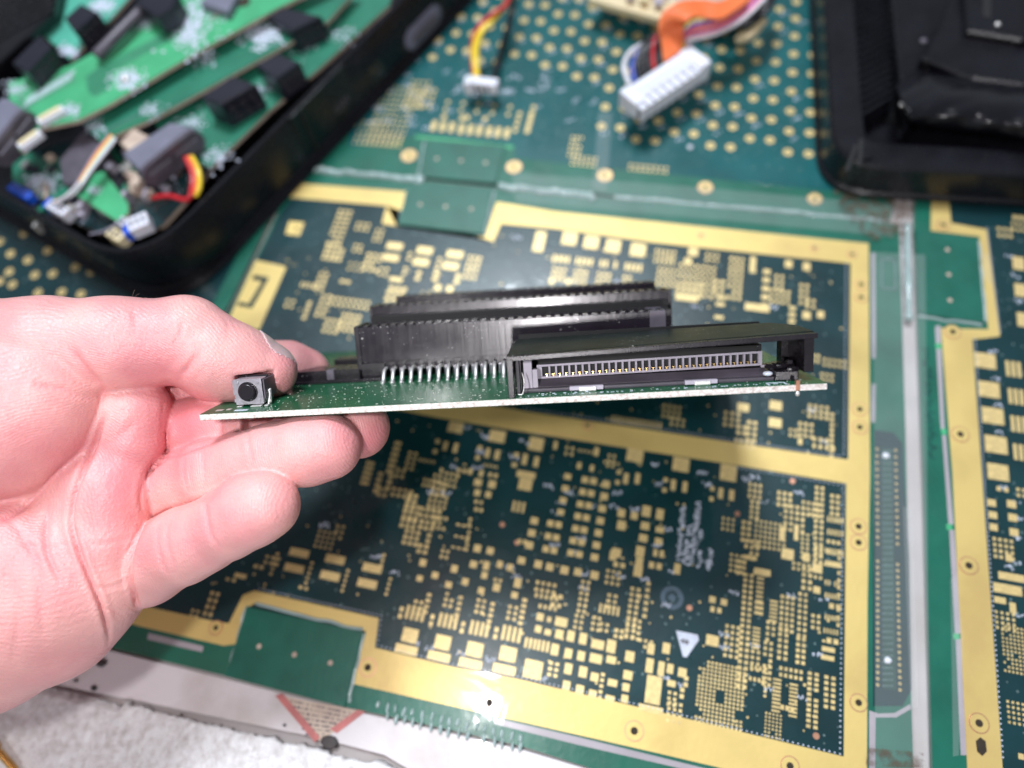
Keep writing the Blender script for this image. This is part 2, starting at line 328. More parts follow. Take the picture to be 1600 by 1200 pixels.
def ticks0(mb, a, b, h):
    A, B = at(*a, -.034), at(*b, -.034); L = np.linalg.norm(B - A); d = (B - A) / L; n = np.array([-d[1], d[0], 0]); k = 0
    while k < L:
        q = A + d * k; mb.obox((q[0], q[1], -.0355), d * random.uniform(.015, .05), n * h * random.uniform(.4, 1), (0, 0, .001)); k += random.uniform(.07, .16)
t = Thing('paper_sticker', at(500, 1120, -.04), 'tan sticker with a red V border, half under the lower green tab', 'sticker')
t.part('sticker_sheet', MB().prism(P([(432, 1086), (570, 1112), (500, 1158)], -.04), -.045, -.036), Mt['tan'])
mb = MB()
for k in range(7): ticks0(mb, (449 + 5 * k, 1094 + 9 * k), (560 - 9 * k, 1117 + 5.0 * k), .028)
t.part('faded_lettering', mb, Mt['dark_grey'], kind='stuff')
t.part('red_border', MB().prism(P([(430, 1087), (441, 1083), (500, 1152), (492, 1160)], -.03), -.036, -.026).prism(P([(526, 1146), (516, 1139), (560, 1108), (574, 1110)], -.03), -.036, -.024), Mt['red'])
single('rubber_stopper', MB().blob(at(515, 1160, -.02), (.26, .17, .03), 18, 8, .3), Mt['soot'], 'flat dark lump at the point of the red bordered sticker', 'rubber stopper', smooth=True)
for (x, y, r), w in zip([(146, 1075, .10), (118, 1064, .06), (283, 1117, .05), (158, 1036, .16), (444, 1133, .05)], ['beside the foam edge', 'nearest the wrist', 'midway along the foam edge', 'just under the heel of the hand', 'left of the red sticker border']):
    single('dirt_crumb', MB().blob(at(x, y, 0), (r, r * .7, .05), 10, 6, .5), Mt['soot'], 'dark dirt crumb on the pale strip, ' + w, 'crumb', group='crumbs on the pale strip')
t = Thing('brass_screw', at(8, 1190, .25), 'brassy screw lying on the foam in the near left corner', 'screw')
a0, a1 = at(-6, 1170, .35), at(40, 1222, .28)
t.part('screw_shank', MB().tube([a0, a1], .07, 10), Mt['pingold'], smooth=True)
m = MB(); dd = (a1 - a0) / np.linalg.norm(a1 - a0)
for k in range(9): m.cyl(a0 + dd * (.12 + .09 * k), dd * .03, .105, .105, 12)
t.part('screw_thread', m, Mt['pingold']); t.part('screw_head', MB().cyl(a0 - dd * .12, dd * .14, .17, .13, 16), Mt['pingold'])

# ---------------------------------------------------------------- circuit panels
unit = MB().box(-.5, .5, -.5, .5, -.5, .5); UNIT = {}
def unitmesh(mt):
    if mt not in UNIT:
        m = MB(); m.box(-.5, .5, -.5, .5, 0, 1); m.v = [(a * 1, b * 1, c * 1) for a, b, c in m.v]; UNIT[mt] = mesh('pad', m, Mt[mt])
    return UNIT[mt]
def disc_mesh(name, mt, r=.5, n=20): return mesh(name, MB().cyl((0, 0, 0), (0, 0, 1), r, r, n), Mt[mt])
def panel(name, poly, label, mt='mask_green'):
    Q = P(poly); c = np.mean(Q, 0); t = Thing(name, (c[0], c[1], -.16), label, 'circuit panel', 'green circuit panels covering the bench')
    t.part('board_base', MB().prism(Q, -.16, 0), Mt[mt]); return t
PADS = {}
def pads(t, lst, z=.026, keep=280, zb=0.0):
    """lst of (px,py,nx,ny,dx,dy,w,h) in picture pixels, laid out along the panel's own axes in cm."""
    out = []
    for q in lst:
        px, py, nx, ny, dx, dy, w, h = q; sx, sy = pxscale(px, py); p = at(px, py)
        kf = .84 if nx * ny < 4 else .73
        for i in range(nx):
            for j in range(ny):
                if nx * ny > 3 and random.random() < .02: continue
                out.append((p[0] + i * dx / sx, p[1] - j * dy / sy, w / sx * kf, h / sy * kf))
    return out
def lay(t, out, keep, mt='goldpad', z=.022, small='small_pads', name='gold_pad'):
    out.sort(key=lambda q: -q[2] * q[3])
    um = unitmesh(mt)
    for (x, y, w, h) in out[:keep]:
        t.inst(name, um, (x, y, .012), (w, h, z - .012 + random.random() * .003))
    if out[keep:]:
        mb = MB()
        for (x, y, w, h) in out[keep:]: mb.box(x - w / 2, x + w / 2, y - h / 2, y + h / 2, .012, z + random.random() * .003)
        t.part(small, mb, Mt[mt], kind='stuff')

main = panel('circuit_panel', [(480, 268), (650, 281), (777, 294), (1100, 322), (1392, 348), (1405, 352), (1415, 683), (1424, 1100), (1434, 1420), (1100, 1245), (922, 1200), (812, 1165), (640, 1126), (536, 1104), (352, 1056), (180, 1014), (60, 985), (365, 475), (450, 300)],
             'large central circuit panel with a gold frame, directly under the hand')
topp = panel('circuit_panel', [(484, 262), (650, 275), (777, 288), (1100, 317), (1392, 343), (1398, 298), (2000, 315), (2100, -500), (610, -500), (520, 160)],
             'far circuit panel with staggered rows of round gold contacts')
leftp = panel('circuit_panel', [(446, 290), (360, 470), (50, 980), (-400, 860), (-400, 60), (500, 130), (515, 170)],
              'left circuit panel with round gold contacts, under the corner of the left black bin')
rightp = panel('circuit_panel', [(1430, 312), (1428, 361), (1434, 500), (1444, 760), (1457, 1200), (1462, 1420), (2000, 1500), (2000, 330)],
               'right circuit panel with a vertical gold bar, below the right black bin')

def sheet(t, name, poly, mt, z0, z1, bev=0): return t.part(name, MB().prism(P(poly), z0, z1, bev), Mt[mt])
# main panel
sheet(main, 'dark_solder_mask', [(466, 298), (860, 334), (1345, 386), (1345, 1192), (1020, 1150), (562, 1050), (566, 1000), (384, 955), (360, 992), (200, 955), (130, 930), (345, 520), (440, 330)], 'mask_dark', -.02, .008)
sheet(main, 'gold_frame', [(455, 286), (636, 300), (620, 354), (758, 371), (776, 316), (868, 331), (1357, 381), (1356, 415), (1328, 412), (1018, 379), (871, 358), (783, 350), (771, 378), (597, 350), (604, 322), (452, 309)], 'gold', -.01, .020)
sheet(main, 'gold_frame', [(1329, 402), (1357, 388), (1359, 740), (1355, 940), (1354, 1262), (1316, 1255), (1318, 1181), (1322, 755), (1325, 718)], 'gold', -.01, .024)
sheet(main, 'gold_frame', [(540, 594), (820, 643), (1326, 718.5), (1330, 757), (1156, 728), (857, 681), (680, 652), (540, 624)], 'gold', -.01, .017)
sheet(main, 'gold_frame', [(549, 1068), (780, 1120), (1020, 1175), (1330, 1248), (1330, 1185), (1020, 1110), (809, 1061), (708, 1042), (586, 1012), (592, 966), (398, 923), (380, 930), (358, 974), (332, 970), (240, 950), (120, 922), (105, 948), (216, 978), (350, 1009), (372, 1006), (386, 950), (398, 943), (572, 986), (553, 1066)], 'gold', -.01, .019)
tabs = [(main, [(640, 285), (771, 296), (756, 368), (622, 352)]), (main, [(387, 948), (569, 988), (540, 1105), (354, 1057)]),
        (topp, [(665, 219), (790, 229), (775, 288), (655, 278)]), (rightp, [(1429, 361), (1526, 373), (1537, 506), (1433, 491)])]
for t_, q in tabs:
    t_.part('green_tab', MB().prism(P(q), -.02, .075, .012), Mt['tab_green'])
    c = np.mean(P(q), 0); v = (np.array(P(q)[1]) - np.array(P(q)[0])) * .3
    if q[0][0] > 1400: v = (np.array(P(q)[3]) - np.array(P(q)[0])) * .3
    for k in (-1, 0, 1): t_.part('tab_dimple', MB().cyl((c[0] + v[0] * k, c[1] + v[1] * k, .07), (0, 0, .009), .085, .07, 14), Mt['tan'])
# recess shadow rims round the tabs are real gaps: pale resin squeezed out beside them
for t_, l_ in ((main, [(386, 948), (356, 1054)]), (main, [(570, 988), (545, 1098)]), (main, [(772, 298), (757, 368)]), (main, [(400, 944), (566, 984)]), (topp, [(664, 220), (654, 276)]), (rightp, [(1434, 494), (1535, 509)]), (rightp, [(1528, 376), (1539, 503)]), (main, [(641, 287), (623, 350)])):
    a, b = at(*l_[0], .0), at(*l_[1], .0); n = 7
    pts = [a + (b - a) * k / n + np.array([random.uniform(-.03, .03), random.uniform(-.03, .03), random.uniform(-.01, .02)]) for k in range(n + 1)]
    t_.part('resin_line', MB().tube(pts, .055, 8, 3), Mt['resin'], smooth=True)
# grooves where the bench shows pale beside the gold
for q in ([(232, 989), (318, 1010), (316, 1019), (230, 999)], [(770, 1121), (905, 1152), (1035, 1184), (1180, 1220), (1178, 1228), (1030, 1193), (900, 1163), (772, 1131)], [(1361, 395), (1367, 396), (1368, 560), (1362, 560)], [(1362, 600), (1368, 600), (1367, 660), (1361, 660)],
          [(1358, 1110), (1372, 1115), (1398, 1114), (1422, 1100), (1423, 1108), (1400, 1121), (1368, 1121), (1367, 1230), (1358, 1230)]):
    sheet(main, 'pale_groove', q, 'groove', -.01, .006)
for q in ([(1461, 510), (1469, 508), (1476, 672), (1470, 672)], [(1472, 680), (1478, 680), (1490, 820), (1482, 820)], [(1483, 828), (1491, 828), (1502, 990), (1492, 990)], [(1493, 998), (1502, 998), (1512, 1180), (1501, 1180)]):
    sheet(rightp, 'pale_groove', q, 'groove', -.01, .006)
# fastening holes in the gold
def hole(t, px, py, ro=13, ri=5, mt='gold', z=.03):
    s, _ = pxscale(px, py); c = at(px, py); g = t.part('mounting_ring', MB().ring(c, ri / s, ro / s, -.01, z + .006, 28), Mt[mt])
    t.part('ring_groove', MB().ring(c, ro / s, (ro + 1.6) / s, -.01, z + .001, 28), Mt['copper'])
    t.part('mounting_hole', MB().cyl((c[0], c[1], -.01), (0, 0, z + .011), ri * 1.02 / s, ri * 1.02 / s, 18), Mt['hole'])
for q in ((1345, 445, 9), (1345, 465, 9), (1343, 640, 11), (1343, 668, 11), (1341, 823, 12), (1341, 848, 12), (1341, 1098, 13), (991, 1142, 14), (575, 1043, 12), (338, 981, 9), (1331, 398, 7), (918, 665, 6), (765, 1098, 14), (1234, 1197, 14), (1272, 388, 5), (1095, 368, 5)):
    hole(main, q[0], q[1], q[2], q[2] * .42)
for q in ((1473, 352, 9), (1488, 519, 12), (1500, 679, 13), (1513, 884, 14), (1529, 1130, 15)): hole(rightp, *q, q[2] * .42)
rightp.part('slot_hole', MB().prism(P([(1524, 1158), (1531, 1152), (1539, 1158), (1541, 1174), (1534, 1181), (1526, 1174)]), -.01, .035), Mt['hole'])
for q in ((639, 243), (803, 261), (945, 274), (1102, 293), (1273, 311)): hole(topp, q[0], q[1], 10.5, 3.6, 'goldpad', .01)
# dense rows of tiny vias that stitch the gold edges
def stitch(t, pl, step=.13, r=.017):
    mb = MB()
    for a, b in zip(pl[:-1], pl[1:]):
        A, B = at(*a), at(*b); n = int(np.linalg.norm(B - A) / step)
        for k in range(n): c = A + (B - A) * k / n; mb.box(c[0] - r, c[0] + r, c[1] - r, c[1] + r, 0, .0285)
    t.part('via_stitching', mb, Mt['silk'], kind='stuff')
stitch(main, [(1322, 412), (1318, 716)]); stitch(main, [(1317, 757), (1312, 1178), (1020, 1106), (809, 1057), (708, 1038), (590, 1008), (596, 962), (400, 919)]); stitch(main, [(820, 638), (1318, 714)]); stitch(main, [(1152, 731), (1317, 759)])
stitch(rightp, [(1523, 530), (1567, 1192)]); stitch(rightp, [(1542, 357), (1563, 524)])

# gold lands of the main panel, traced one group at a time
g = [ # lower half, left
 (468,864,1,1,0,0,36,15),(460,888,1,1,0,0,36,15),(524,874,1,1,0,0,36,16),(516,900,1,1,0,0,36,16),(582,888,1,1,0,0,36,16),(574,912,1,1,0,0,36,16),(434,866,1,5,0,8,6,6),(488,880,1,5,0,8,6,6),(544,892,1,5,0,8,6,6),(600,868,1,3,0,8,6,6),
 (332,927,2,4,9,11,7,9),(302,954,2,2,8,8,6,6),(376,900,1,1,0,0,22,9),(418,870,3,2,9,9,6,6),(400,885,2,1,9,0,7,7),(356,905,2,1,10,0,6,6),(500,830,4,4,8,8,5,5),(528,822,2,3,9,9,6,6),(470,918,2,1,9,9,6,6),(610,905,1,4,0,8,6,6),
 # four transistor footprints
 (637,956,4,1,8.2,0,6.4,30),(688,968,4,1,8.2,0,6.4,30),(737,980,4,1,8.2,0,6.4,30),(787,988,4,1,8.4,0,6.6,32),
 (641,993,1,1,0,0,29,27),(692,1004,1,1,0,0,29,27),(742,1015,1,1,0,0,30,27),(794,1022,1,1,0,0,31,27),(635,1015,1,1,0,0,42,17),(686,1026,1,1,0,0,42,17),(735,1037,1,1,0,0,43,17),(788,1046,1,1,0,0,43,17),(833,1046,1,1,0,0,34,34),
 (650,940,2,3,9,9,7,7),(673,921,1,5,0,9,9,7),(656,904,1,1,0,0,11,11),(628,952,1,2,0,11,7,9),(699,928,2,3,9,9,7,7),(720,934,1,5,0,9,9,7),(701,914,1,1,0,0,12,12),(676,964,1,2,0,11,7,9),(748,938,2,3,9,9,7,7),(770,944,1,5,0,9,9,7),(752,923,1,1,0,0,12,12),(724,975,1,2,0,11,7,9),(797,948,2,3,10,9,7,7),(820,938,1,5,0,9,10,7),(804,930,1,1,0,0,12,12),(776,984,1,2,0,11,7,9),
 (661,879,1,1,0,0,12,13),(680,899,1,1,0,0,12,12),(710,889,1,1,0,0,12,14),(727,909,1,1,0,0,12,13),(740,882,1,1,0,0,13,13),(760,884,1,1,0,0,11,16),(757,899,1,1,0,0,11,13),(776,918,1,1,0,0,13,15),(809,911,1,1,0,0,13,18),(781,882,1,1,0,0,11,13),(797,887,1,1,0,0,11,13),(815,876,1,1,0,0,14,13),(841,882,1,1,0,0,14,14),(859,886,1,1,0,0,14,14),(882,891,1,1,0,0,15,15),(903,894,1,1,0,0,14,14),(929,899,1,1,0,0,15,15),(746,857,1,1,0,0,13,14),(766,861,1,1,0,0,13,13),(692,861,2,2,8,9,6,7),(661,880,1,1,0,0,12,12),(774,906,2,1,8,0,6,6),
 (840,910,4,2,9,11,7,8),(838,930,5,1,8,0,6,9),(844,947,4,1,8,0,6,9),(866,931,2,2,10,14,9,9),(911,909,2,6,9,9,7,7),(958,868,1,1,0,0,13,18),(950,892,3,3,9,9,7,7),(952,930,2,3,10,9,8,7),(938,950,5,1,7,0,5,20),(988,920,2,9,10,9,8,7.5),(1013,912,1,6,0,10,9,8),(997,892,1,1,0,0,16,22),(1000,862,1,1,0,0,16,20),
 (844,964,1,1,0,0,13,14),(858,968,1,1,0,0,8,10),(877,972,1,1,0,0,23,17),(901,962,2,3,9,9,7,7),(841,983,1,1,0,0,12,13),(856,988,1,1,0,0,12,11),(874,991,1,1,0,0,15,17),(892,994,1,1,0,0,14,20),(911,998,1,1,0,0,14,21),(934,1007,1,1,0,0,24,17),(955,1010,1,1,0,0,17,24),(822,1004,3,1,7,0,5,19),(842,1008,3,1,7,0,5,20),(867,1015,1,1,0,0,14,21),(888,1021,1,1,0,0,14,18),(908,1025,1,1,0,0,14,18),(931,1029,1,1,0,0,23,17),(955,1031,1,1,0,0,18,14),(984,1026,1,1,0,0,17,20),(861,1036,2,3,10,9,8,7),(888,1045,1,1,0,0,14,20),(911,1050,1,1,0,0,15,20),(929,1058,1,1,0,0,15,16),(957,1067,1,1,0,0,18,13),(981,1055,1,1,0,0,17,17),(885,1071,1,1,0,0,14,17),(906,1078,1,1,0,0,15,18),(926,1084,1,1,0,0,15,14),(953,1092,1,1,0,0,17,13),(978,1074,1,1,0,0,13,15),(976,1092,1,1,0,0,13,15),(942,1054,1,5,0,9,8,7),
 (1017,1014,1,1,0,0,13,20),(1041,1013,1,1,0,0,14,20),(1015,1040,1,1,0,0,14,27),(1033,1045,1,1,0,0,12,27),(1047,1045,1,1,0,0,12,18),(1066,1051,1,1,0,0,16,17),(1021,1078,1,1,0,0,29,52),(1017,1108,1,1,0,0,46,13),(1049,1068,1,1,0,0,16,12),(1046,1082,2,3,9,9,7,7),(1046,1098,3,4,9,9,7,7),(1066,1078,1,2,0,10,8,8),(1072,1060,1,2,0,10,8,8),(1000,1000,3,2,9,9,7,7),(982,968,3,4,9,9,7,7),(963,985,2,2,9,9,8,8),(928,965,2,3,9,9,7,7),(940,975,2,2,9,9,7,7),
 (1113,937,1,1,0,0,12,12),(1131,941,1,1,0,0,12,12),(1113,952,2,1,11,0,8,10),(1155,868,2,4,9,9,7,7),(1170,871,2,1,9,0,8,8),(1231,866,1,1,0,0,22,18),(1260,871,1,1,0,0,12,14),(1275,856,2,6,8,9,6.5,7),(1290,860,5,1,5,0,3.6,11),(1290,880,5,1,5,0,3.6,11),(1290,910,5,1,5,0,3.6,11),(1290,930,5,1,5,0,3.6,11),(1290,964,5,1,5,0,3.6,11),(1288,985,5,1,5,0,3.6,11),(1311,862,1,11,0,11,6,7),
 (1191,894,1,1,0,0,31,12),(1188,904,1,6,0,7,15,5),(1186,942,1,3,0,8,16,6),(1165,898,2,20,9.5,8.6,8,7.2),(1136,978,3,6,9,9,7,7),(1113,1001,1,1,0,0,24,20),(1182,982,1,6,0,6,16,4.4),(1209,940,1,6,0,6,17,4.4),(1200,972,2,4,9,9,7,7),(1196,1004,2,8,9,9,7,7),(1176,1018,2,4,9,9,7,7),(1222,932,3,7,8.5,8.5,7,7),(1219,982,2,6,10,9,8,7.5),(1247,998,2,5,9,9,8,7.5),(1250,928,2,8,9,9,7,7),(1256,888,2,4,10,10,8,8),(1275,888,1,1,0,0,14,16),(1276,922,1,1,0,0,13,13),(1270,962,2,3,9,9,7,7),(1299,947,2,1,11,0,9,10),(1295,1001,2,1,11,0,9,10),(1294,1015,1,1,0,0,25,9),(1293,1028,1,1,0,0,25,9),
 (1174,1042,4,1,7,0,5.5,9),(1172,1060,4,1,7,0,5.5,9),(1197,1045,1,7,0,7,6,5),(1220,1044,5,2,8,10,6.5,8),(1214,1062,1,9,0,6,18,4.4),(1240,1070,1,9,0,6,18,4.4),(1222,1105,3,1,8,0,7,9),(1265,1052,2,11,11,8,9,7),(1291,1058,2,6,11,9,9,7.5),(1197,1114,5,7,5.8,5.8,4.2,4.2),
 # below the middle bar
 (992,712,1,1,0,0,31,24),(1064,726,1,1,0,0,31,26),(1138,739,1,1,0,0,31,30),(712,668,1,1,0,0,27,20),(777,682,1,1,0,0,30,22),(838,694,1,1,0,0,27,24),
 (696,697,1,1,0,0,8,17),(712,700,1,1,0,0,8,18),(684,690,1,2,0,16,8,8),(762,708,1,1,0,0,8,18),(777,711,1,1,0,0,9,18),(750,700,1,2,0,16,8,8),(820,718,1,1,0,0,9,20),(838,722,1,1,0,0,9,19),(807,711,1,2,0,16,9,8),(978,748,1,1,0,0,9,20),(996,748,1,1,0,0,9,20),(967,738,1,2,0,16,8,8),(1052,758,1,1,0,0,9,20),(1070,761,1,1,0,0,9,20),(1040,750,1,2,0,16,8,8),(1126,771,1,1,0,0,9,20),(1143,774,1,1,0,0,10,20),(1113,764,1,2,0,16,8,8),
 (822,742,1,1,0,0,35,12),(821,757,1,1,0,0,25,22),(803,791,5,1,7.5,0,5.6,23),(868,696,1,1,0,0,7,15),(886,700,2,2,9,9,6,7),(905,704,5,1,6,0,4,6),(932,706,1,1,0,0,9,16),(952,712,2,3,8,8,6,6),(905,728,1,1,0,0,8,12),(925,732,1,1,0,0,8,12),(945,722,4,1,7,0,5,6),
]
for k in range(4): g += [(887 - 3.6 * k, 745 + 18.5 * k, 1, 1, 0, 0, 13, 11)]
for k in range(7): g += [(914 - 3.7 * k, 750 + 19 * k, 2, 1, 13.5, 0, 12.5, 12), (947 - 3 * k, 757 + 19 * k, 1, 1, 0, 0, 14, 13)]
for k in range(3): g += [(860 - 3.6 * k, 818 + 20 * k, 2, 1, 13, 0, 12, 12)]
g += [(835,814,1,1,0,0,14,13),(831,833,1,1,0,0,14,13),(827,852,1,1,0,0,14,14),(815,876,1,1,0,0,14,13),(812,846,2,1,8,0,6,9),
 (971,802,1,1,0,0,14,15),(971,821,1,1,0,0,16,17),(991,806,1,1,0,0,13,14),(1010,799,1,1,0,0,16,20),(1008,822,1,1,0,0,16,14),(1005,841,1,1,0,0,16,14),(1001,860,1,1,0,0,15,14),(999,877,1,1,0,0,14,14),(1031,804,1,1,0,0,14,20),(1031,828,1,1,0,0,16,11),(1029,846,1,1,0,0,14,12),(1024,864,2,1,10,0,8,13),(963,864,1,1,0,0,17,17),(962,882,2,1,11,0,9,9),(1018,883,2,1,12,0,10,12),(1058,889,1,1,0,0,12,20),
 (579,724,1,5,0,8,18,6.5),(622,693,1,6,0,9,15,7.5),(595,741,1,4,0,9,10,7.5),(611,745,1,4,0,9,10,7.5),(622,735,2,2,9,9,7,7),(641,708,2,4,9,8,7,6),(657,719,4,1,7,0,5,6),(594,764,2,2,9,9,8,7),(616,764,4,2,9,9,7,7),(640,774,2,3,10,9,9,8),(664,750,3,2,7,8,6,7),(680,754,3,3,8,9,7,8),(674,774,4,3,8,8,6,7),(636,790,3,3,9,9,8,8),(660,795,4,2,9,10,8,8),(630,812,3,2,9,9,8,8),(659,815,3,2,9,9,8,8),(681,808,3,3,8,8,7,7),(636,830,3,3,9,9,8,8),(661,835,2,4,10,9,9,8),
 (682,735,2,3,8,8,6,7),(698,740,3,3,8,9,6,7),(717,735,2,2,9,9,8,8),(735,737,1,1,0,0,8,11),(752,740,1,1,0,0,8,12),(766,742,2,1,9,0,7,8),(747,754,1,1,0,0,14,13),(769,757,1,1,0,0,14,14),(746,770,1,1,0,0,11,12),(763,773,1,1,0,0,11,12),(744,784,2,1,8,0,6,7),(744,796,2,1,8,0,6,7),(752,726,5,1,6,0,4,6),(716,820,3,1,9,0,7,4),(735,812,1,2,0,8,6,6),(713,838,3,1,9,0,7,4),(733,832,1,3,0,7,6,5),(708,855,3,1,9,0,7,4),(730,852,1,2,0,7,6,5),
 (1172,757,3,3,8,9,6,7.5),(1175,784,2,4,9,8,7,7),(1217,770,3,3,9,9,7,7.5),(1228,790,4,5,9,9,7,7),(1255,785,4,3,8,9,6,7),(1276,762,2,15,9,8.5,7,7),(1300,775,2,4,9,9,8,7),(1294,811,5,1,5.5,0,4,12),(1294,831,5,1,5.5,0,4,12),(1294,846,3,1,8,0,6,7),(1294,862,5,1,5.5,0,4,12),(1291,880,5,1,5.5,0,4,12),(1162,816,2,4,9,9,8,7.5),(1182,814,7,6,7.4,7.6,5.4,5.6),(1166,845,3,3,9,9,7,7),(1222,834,1,1,0,0,10,26),(1244,832,1,1,0,0,8,30),(1254,835,2,6,8,7,6,5),(1230,866,1,1,0,0,22,20),(1259,872,1,1,0,0,13,13),(1130,810,3,3,8,8,5,6),(1143,867,3,4,8,8,6,6),(1166,871,2,1,9,0,8,8),(1188,895,1,1,0,0,26,10),(1240,880,4,2,8,8,6,6),
 # upper half
 (617,385,1,1,0,0,29,13),(611,403,1,1,0,0,29,13),(664,392,1,1,0,0,29,14),(658,410,1,1,0,0,29,14),(711,398,1,1,0,0,30,14),(704,416,1,1,0,0,30,14),(577,398,3,4,9,8,8,6.5),(641,397,1,5,0,8,7,6),(687,405,1,5,0,8,7,6),(734,402,3,5,8,8,6,6.5),(619,437,1,1,0,0,24,8),(612,450,3,1,10,0,8,7),(655,427,1,2,0,9,8,7),(683,428,1,2,0,9,9,7),(716,432,1,2,0,9,9,8),(596,420,2,2,9,9,6,6),
 (608,457,3,2,10,10,9,8),(604,476,3,2,10,9,9,7),(684,450,1,1,0,0,12,12),(703,452,1,1,0,0,12,12),(532,330,3,8,8,7.5,7,6),(514,382,4,4,8,7.5,7.5,7),(472,445,5,1,6,0,4,11),(502,428,2,4,9,8,7,7),(535,440,2,1,9,0,8,6),(506,462,2,5,9,8,7,6),(520,466,8,2,8,9,6,6.5),(484,474,1,4,0,8,8,7),(538,492,4,4,8,8,7,7),(512,500,3,3,9,9,7,7),(560,350,3,2,8,8,6,6),(590,360,2,3,8,8,6,6),(556,384,2,2,8,8,6,6),(548,412,3,2,9,9,5,5),(450,470,2,2,9,9,6,6),(640,330,1,1,0,0,5,5),
 (843,378,1,1,0,0,19,38),(890,373,1,1,0,0,27,24),(924,379,1,1,0,0,27,24),(958,385,1,1,0,0,27,24),(997,391,1,1,0,0,28,24),(866,404,4,1,7.2,0,5.6,15),(902,408,4,1,7.2,0,5.6,15),(940,412,4,1,7.2,0,5.6,15),(979,417,4,1,7.2,0,5.6,16),(866,420,3,3,8,8,6.5,6.5),(900,424,3,3,8,8,6.5,6.5),(936,428,3,3,8,8,6.5,6.5),(976,433,3,3,8,8,6.5,6.5),(862,440,1,1,0,0,9,10),(888,440,1,1,0,0,9,10),
 (1026,392,5,3,7,8,5.5,6.5),(1030,420,4,4,8,8,6,6.5),(1083,394,1,1,0,0,18,15),(1075,408,1,1,0,0,14,10),(1064,414,7,6,8.6,8.6,7,6.6),(1060,442,5,3,9,9,7.5,7),(1143,404,3,8,8.5,8.5,7,7),(1176,414,1,1,0,0,11,30),(1198,425,1,5,0,13,15,10),(1183,481,1,1,0,0,46,13),(1073,466,1,1,0,0,42,11),(1126,466,1,4,0,10,19,7),(1105,398,3,2,8,8,6,6),(1120,440,2,3,9,9,8,7),(1232,413,1,1,0,0,14,14),(1260,417,1,1,0,0,14,15),(1213,432,2,3,9,9,7,7),(1252,446,2,4,9,9,7,7),(1206,455,4,3,8.5,8,7,6.5),(1238,482,1,4,0,10,14,8),(1260,493,1,1,0,0,15,14),(1282,492,1,1,0,0,13,13),(1262,470,2,2,9,9,7,7),(1288,562,5,2,8,8,6,6),(1270,556,2,2,8,8,7,7),(1284,585,3,2,8,8,6,6),
 (1161,637,1,1,0,0,22,15),(1212,634,1,1,0,0,23,17),(1211,661,1,1,0,0,24,17),(1134,645,3,3,10,9,7,7.5),(1154,667,2,2,10,9,8,8),(1170,660,2,5,10,9,8,7.5),(1150,688,4,2,8,9,6.5,8),(1038,634,4,3,8,8,6,7),(957,655,12,1,6.8,0,4,15),(1050,655,3,2,9,8,6,6),(1265,634,4,3,9,8,7,7),(1250,662,3,3,9,9,7,7),(1272,686,4,2,10,11,7,9),(1300,648,1,9,0,8,8,6.5),(1250,690,1,1,0,0,8,12),(1235,672,2,2,8,8,6,6)]
out = pads(main, g)
# the big ball grid of the main panel, with its cut corners and empty middle
sx, sy = pxscale(1120, 1080); p0 = at(1104, 1034)
for i in range(12):
    for j in range(16):
        if (i < 2 and j in (0, 1, 13)) or (5 <= i <= 6 and 7 <= j <= 9) or (i > 9 and j in (11, 12)) or (i == 0 and j in (3, 12)): continue
        out.append((p0[0] + (i - 1.5) * 6.4 / sx, p0[1] - j * 6.3 / sy, 3.9 / sx, 3.9 / sy))
lay(main, out, 285)
# gold rectangle with a slot at the far left of the main panel
main.part('slotted_land', MB().prism(P([(400, 407), (448, 417), (405, 516), (357, 501)]), .0, .020), Mt['gold'])
main.part('land_slot', MB().prism(P([(397, 430), (421, 434), (394, 482), (371, 478), (374, 472), (389, 475), (410, 440), (394, 437)]), .01, .0225), Mt['mask_dark'])
main.part('square_land', MB().prism(P([(452, 346), (476, 348), (468, 369), (446, 366)]), .0, .02), Mt['gold']); main.part('land_hole', MB().cyl((*at(464, 358)[:2], .01), (0, 0, .013), .07, .07, 14), Mt['hole'])
for x, y in ((1077, 950), (1238, 752), (1152, 803), (785, 820), (1275, 1150), (808, 848)):
    main.part('test_point', MB().cyl((*at(x, y)[:2], .0), (0, 0, .022), .085, .085, 16), Mt['copper'])
# printing: white triangle, round emblem, illegible lines of print, part marks
main.part('white_triangle', MB().prism(P([(1056, 985), (1090, 992), (1092, 1000), (1073, 1027), (1067, 1026)]), .0, .014), Mt['silk'])
mb = MB()
for k in range(7):
    a = at(1064 + 1.9 * k, 1001 + .5 * k, 0); mb.obox((a[0], a[1], .0155), (.012, 0, 0), (0, .035 + .02 * (k % 3), 0), (0, 0, .0012))
main.part('triangle_mark', mb, Mt['hole'])
c = at(1050, 934)
Mt['emblem'] = mat('faded_emblem_print', (.09, .14, .19), .5, var=.2, scale=500)
mb = MB().ring(c, .20, .33, 0, .0125, 32); mb.ring(c, .0, .10, 0, .0125, 20)
for k in range(10):
    a = 2 * math.pi * k / 10; mb.obox((c[0] + .145 * math.cos(a), c[1] + .145 * math.sin(a), .011), (.02 * math.cos(a), .02 * math.sin(a), 0), (-.015 * math.sin(a), .015 * math.cos(a), 0), (0, 0, .0012))
main.part('round_emblem', mb, Mt['emblem'], kind='stuff')
mb = MB()
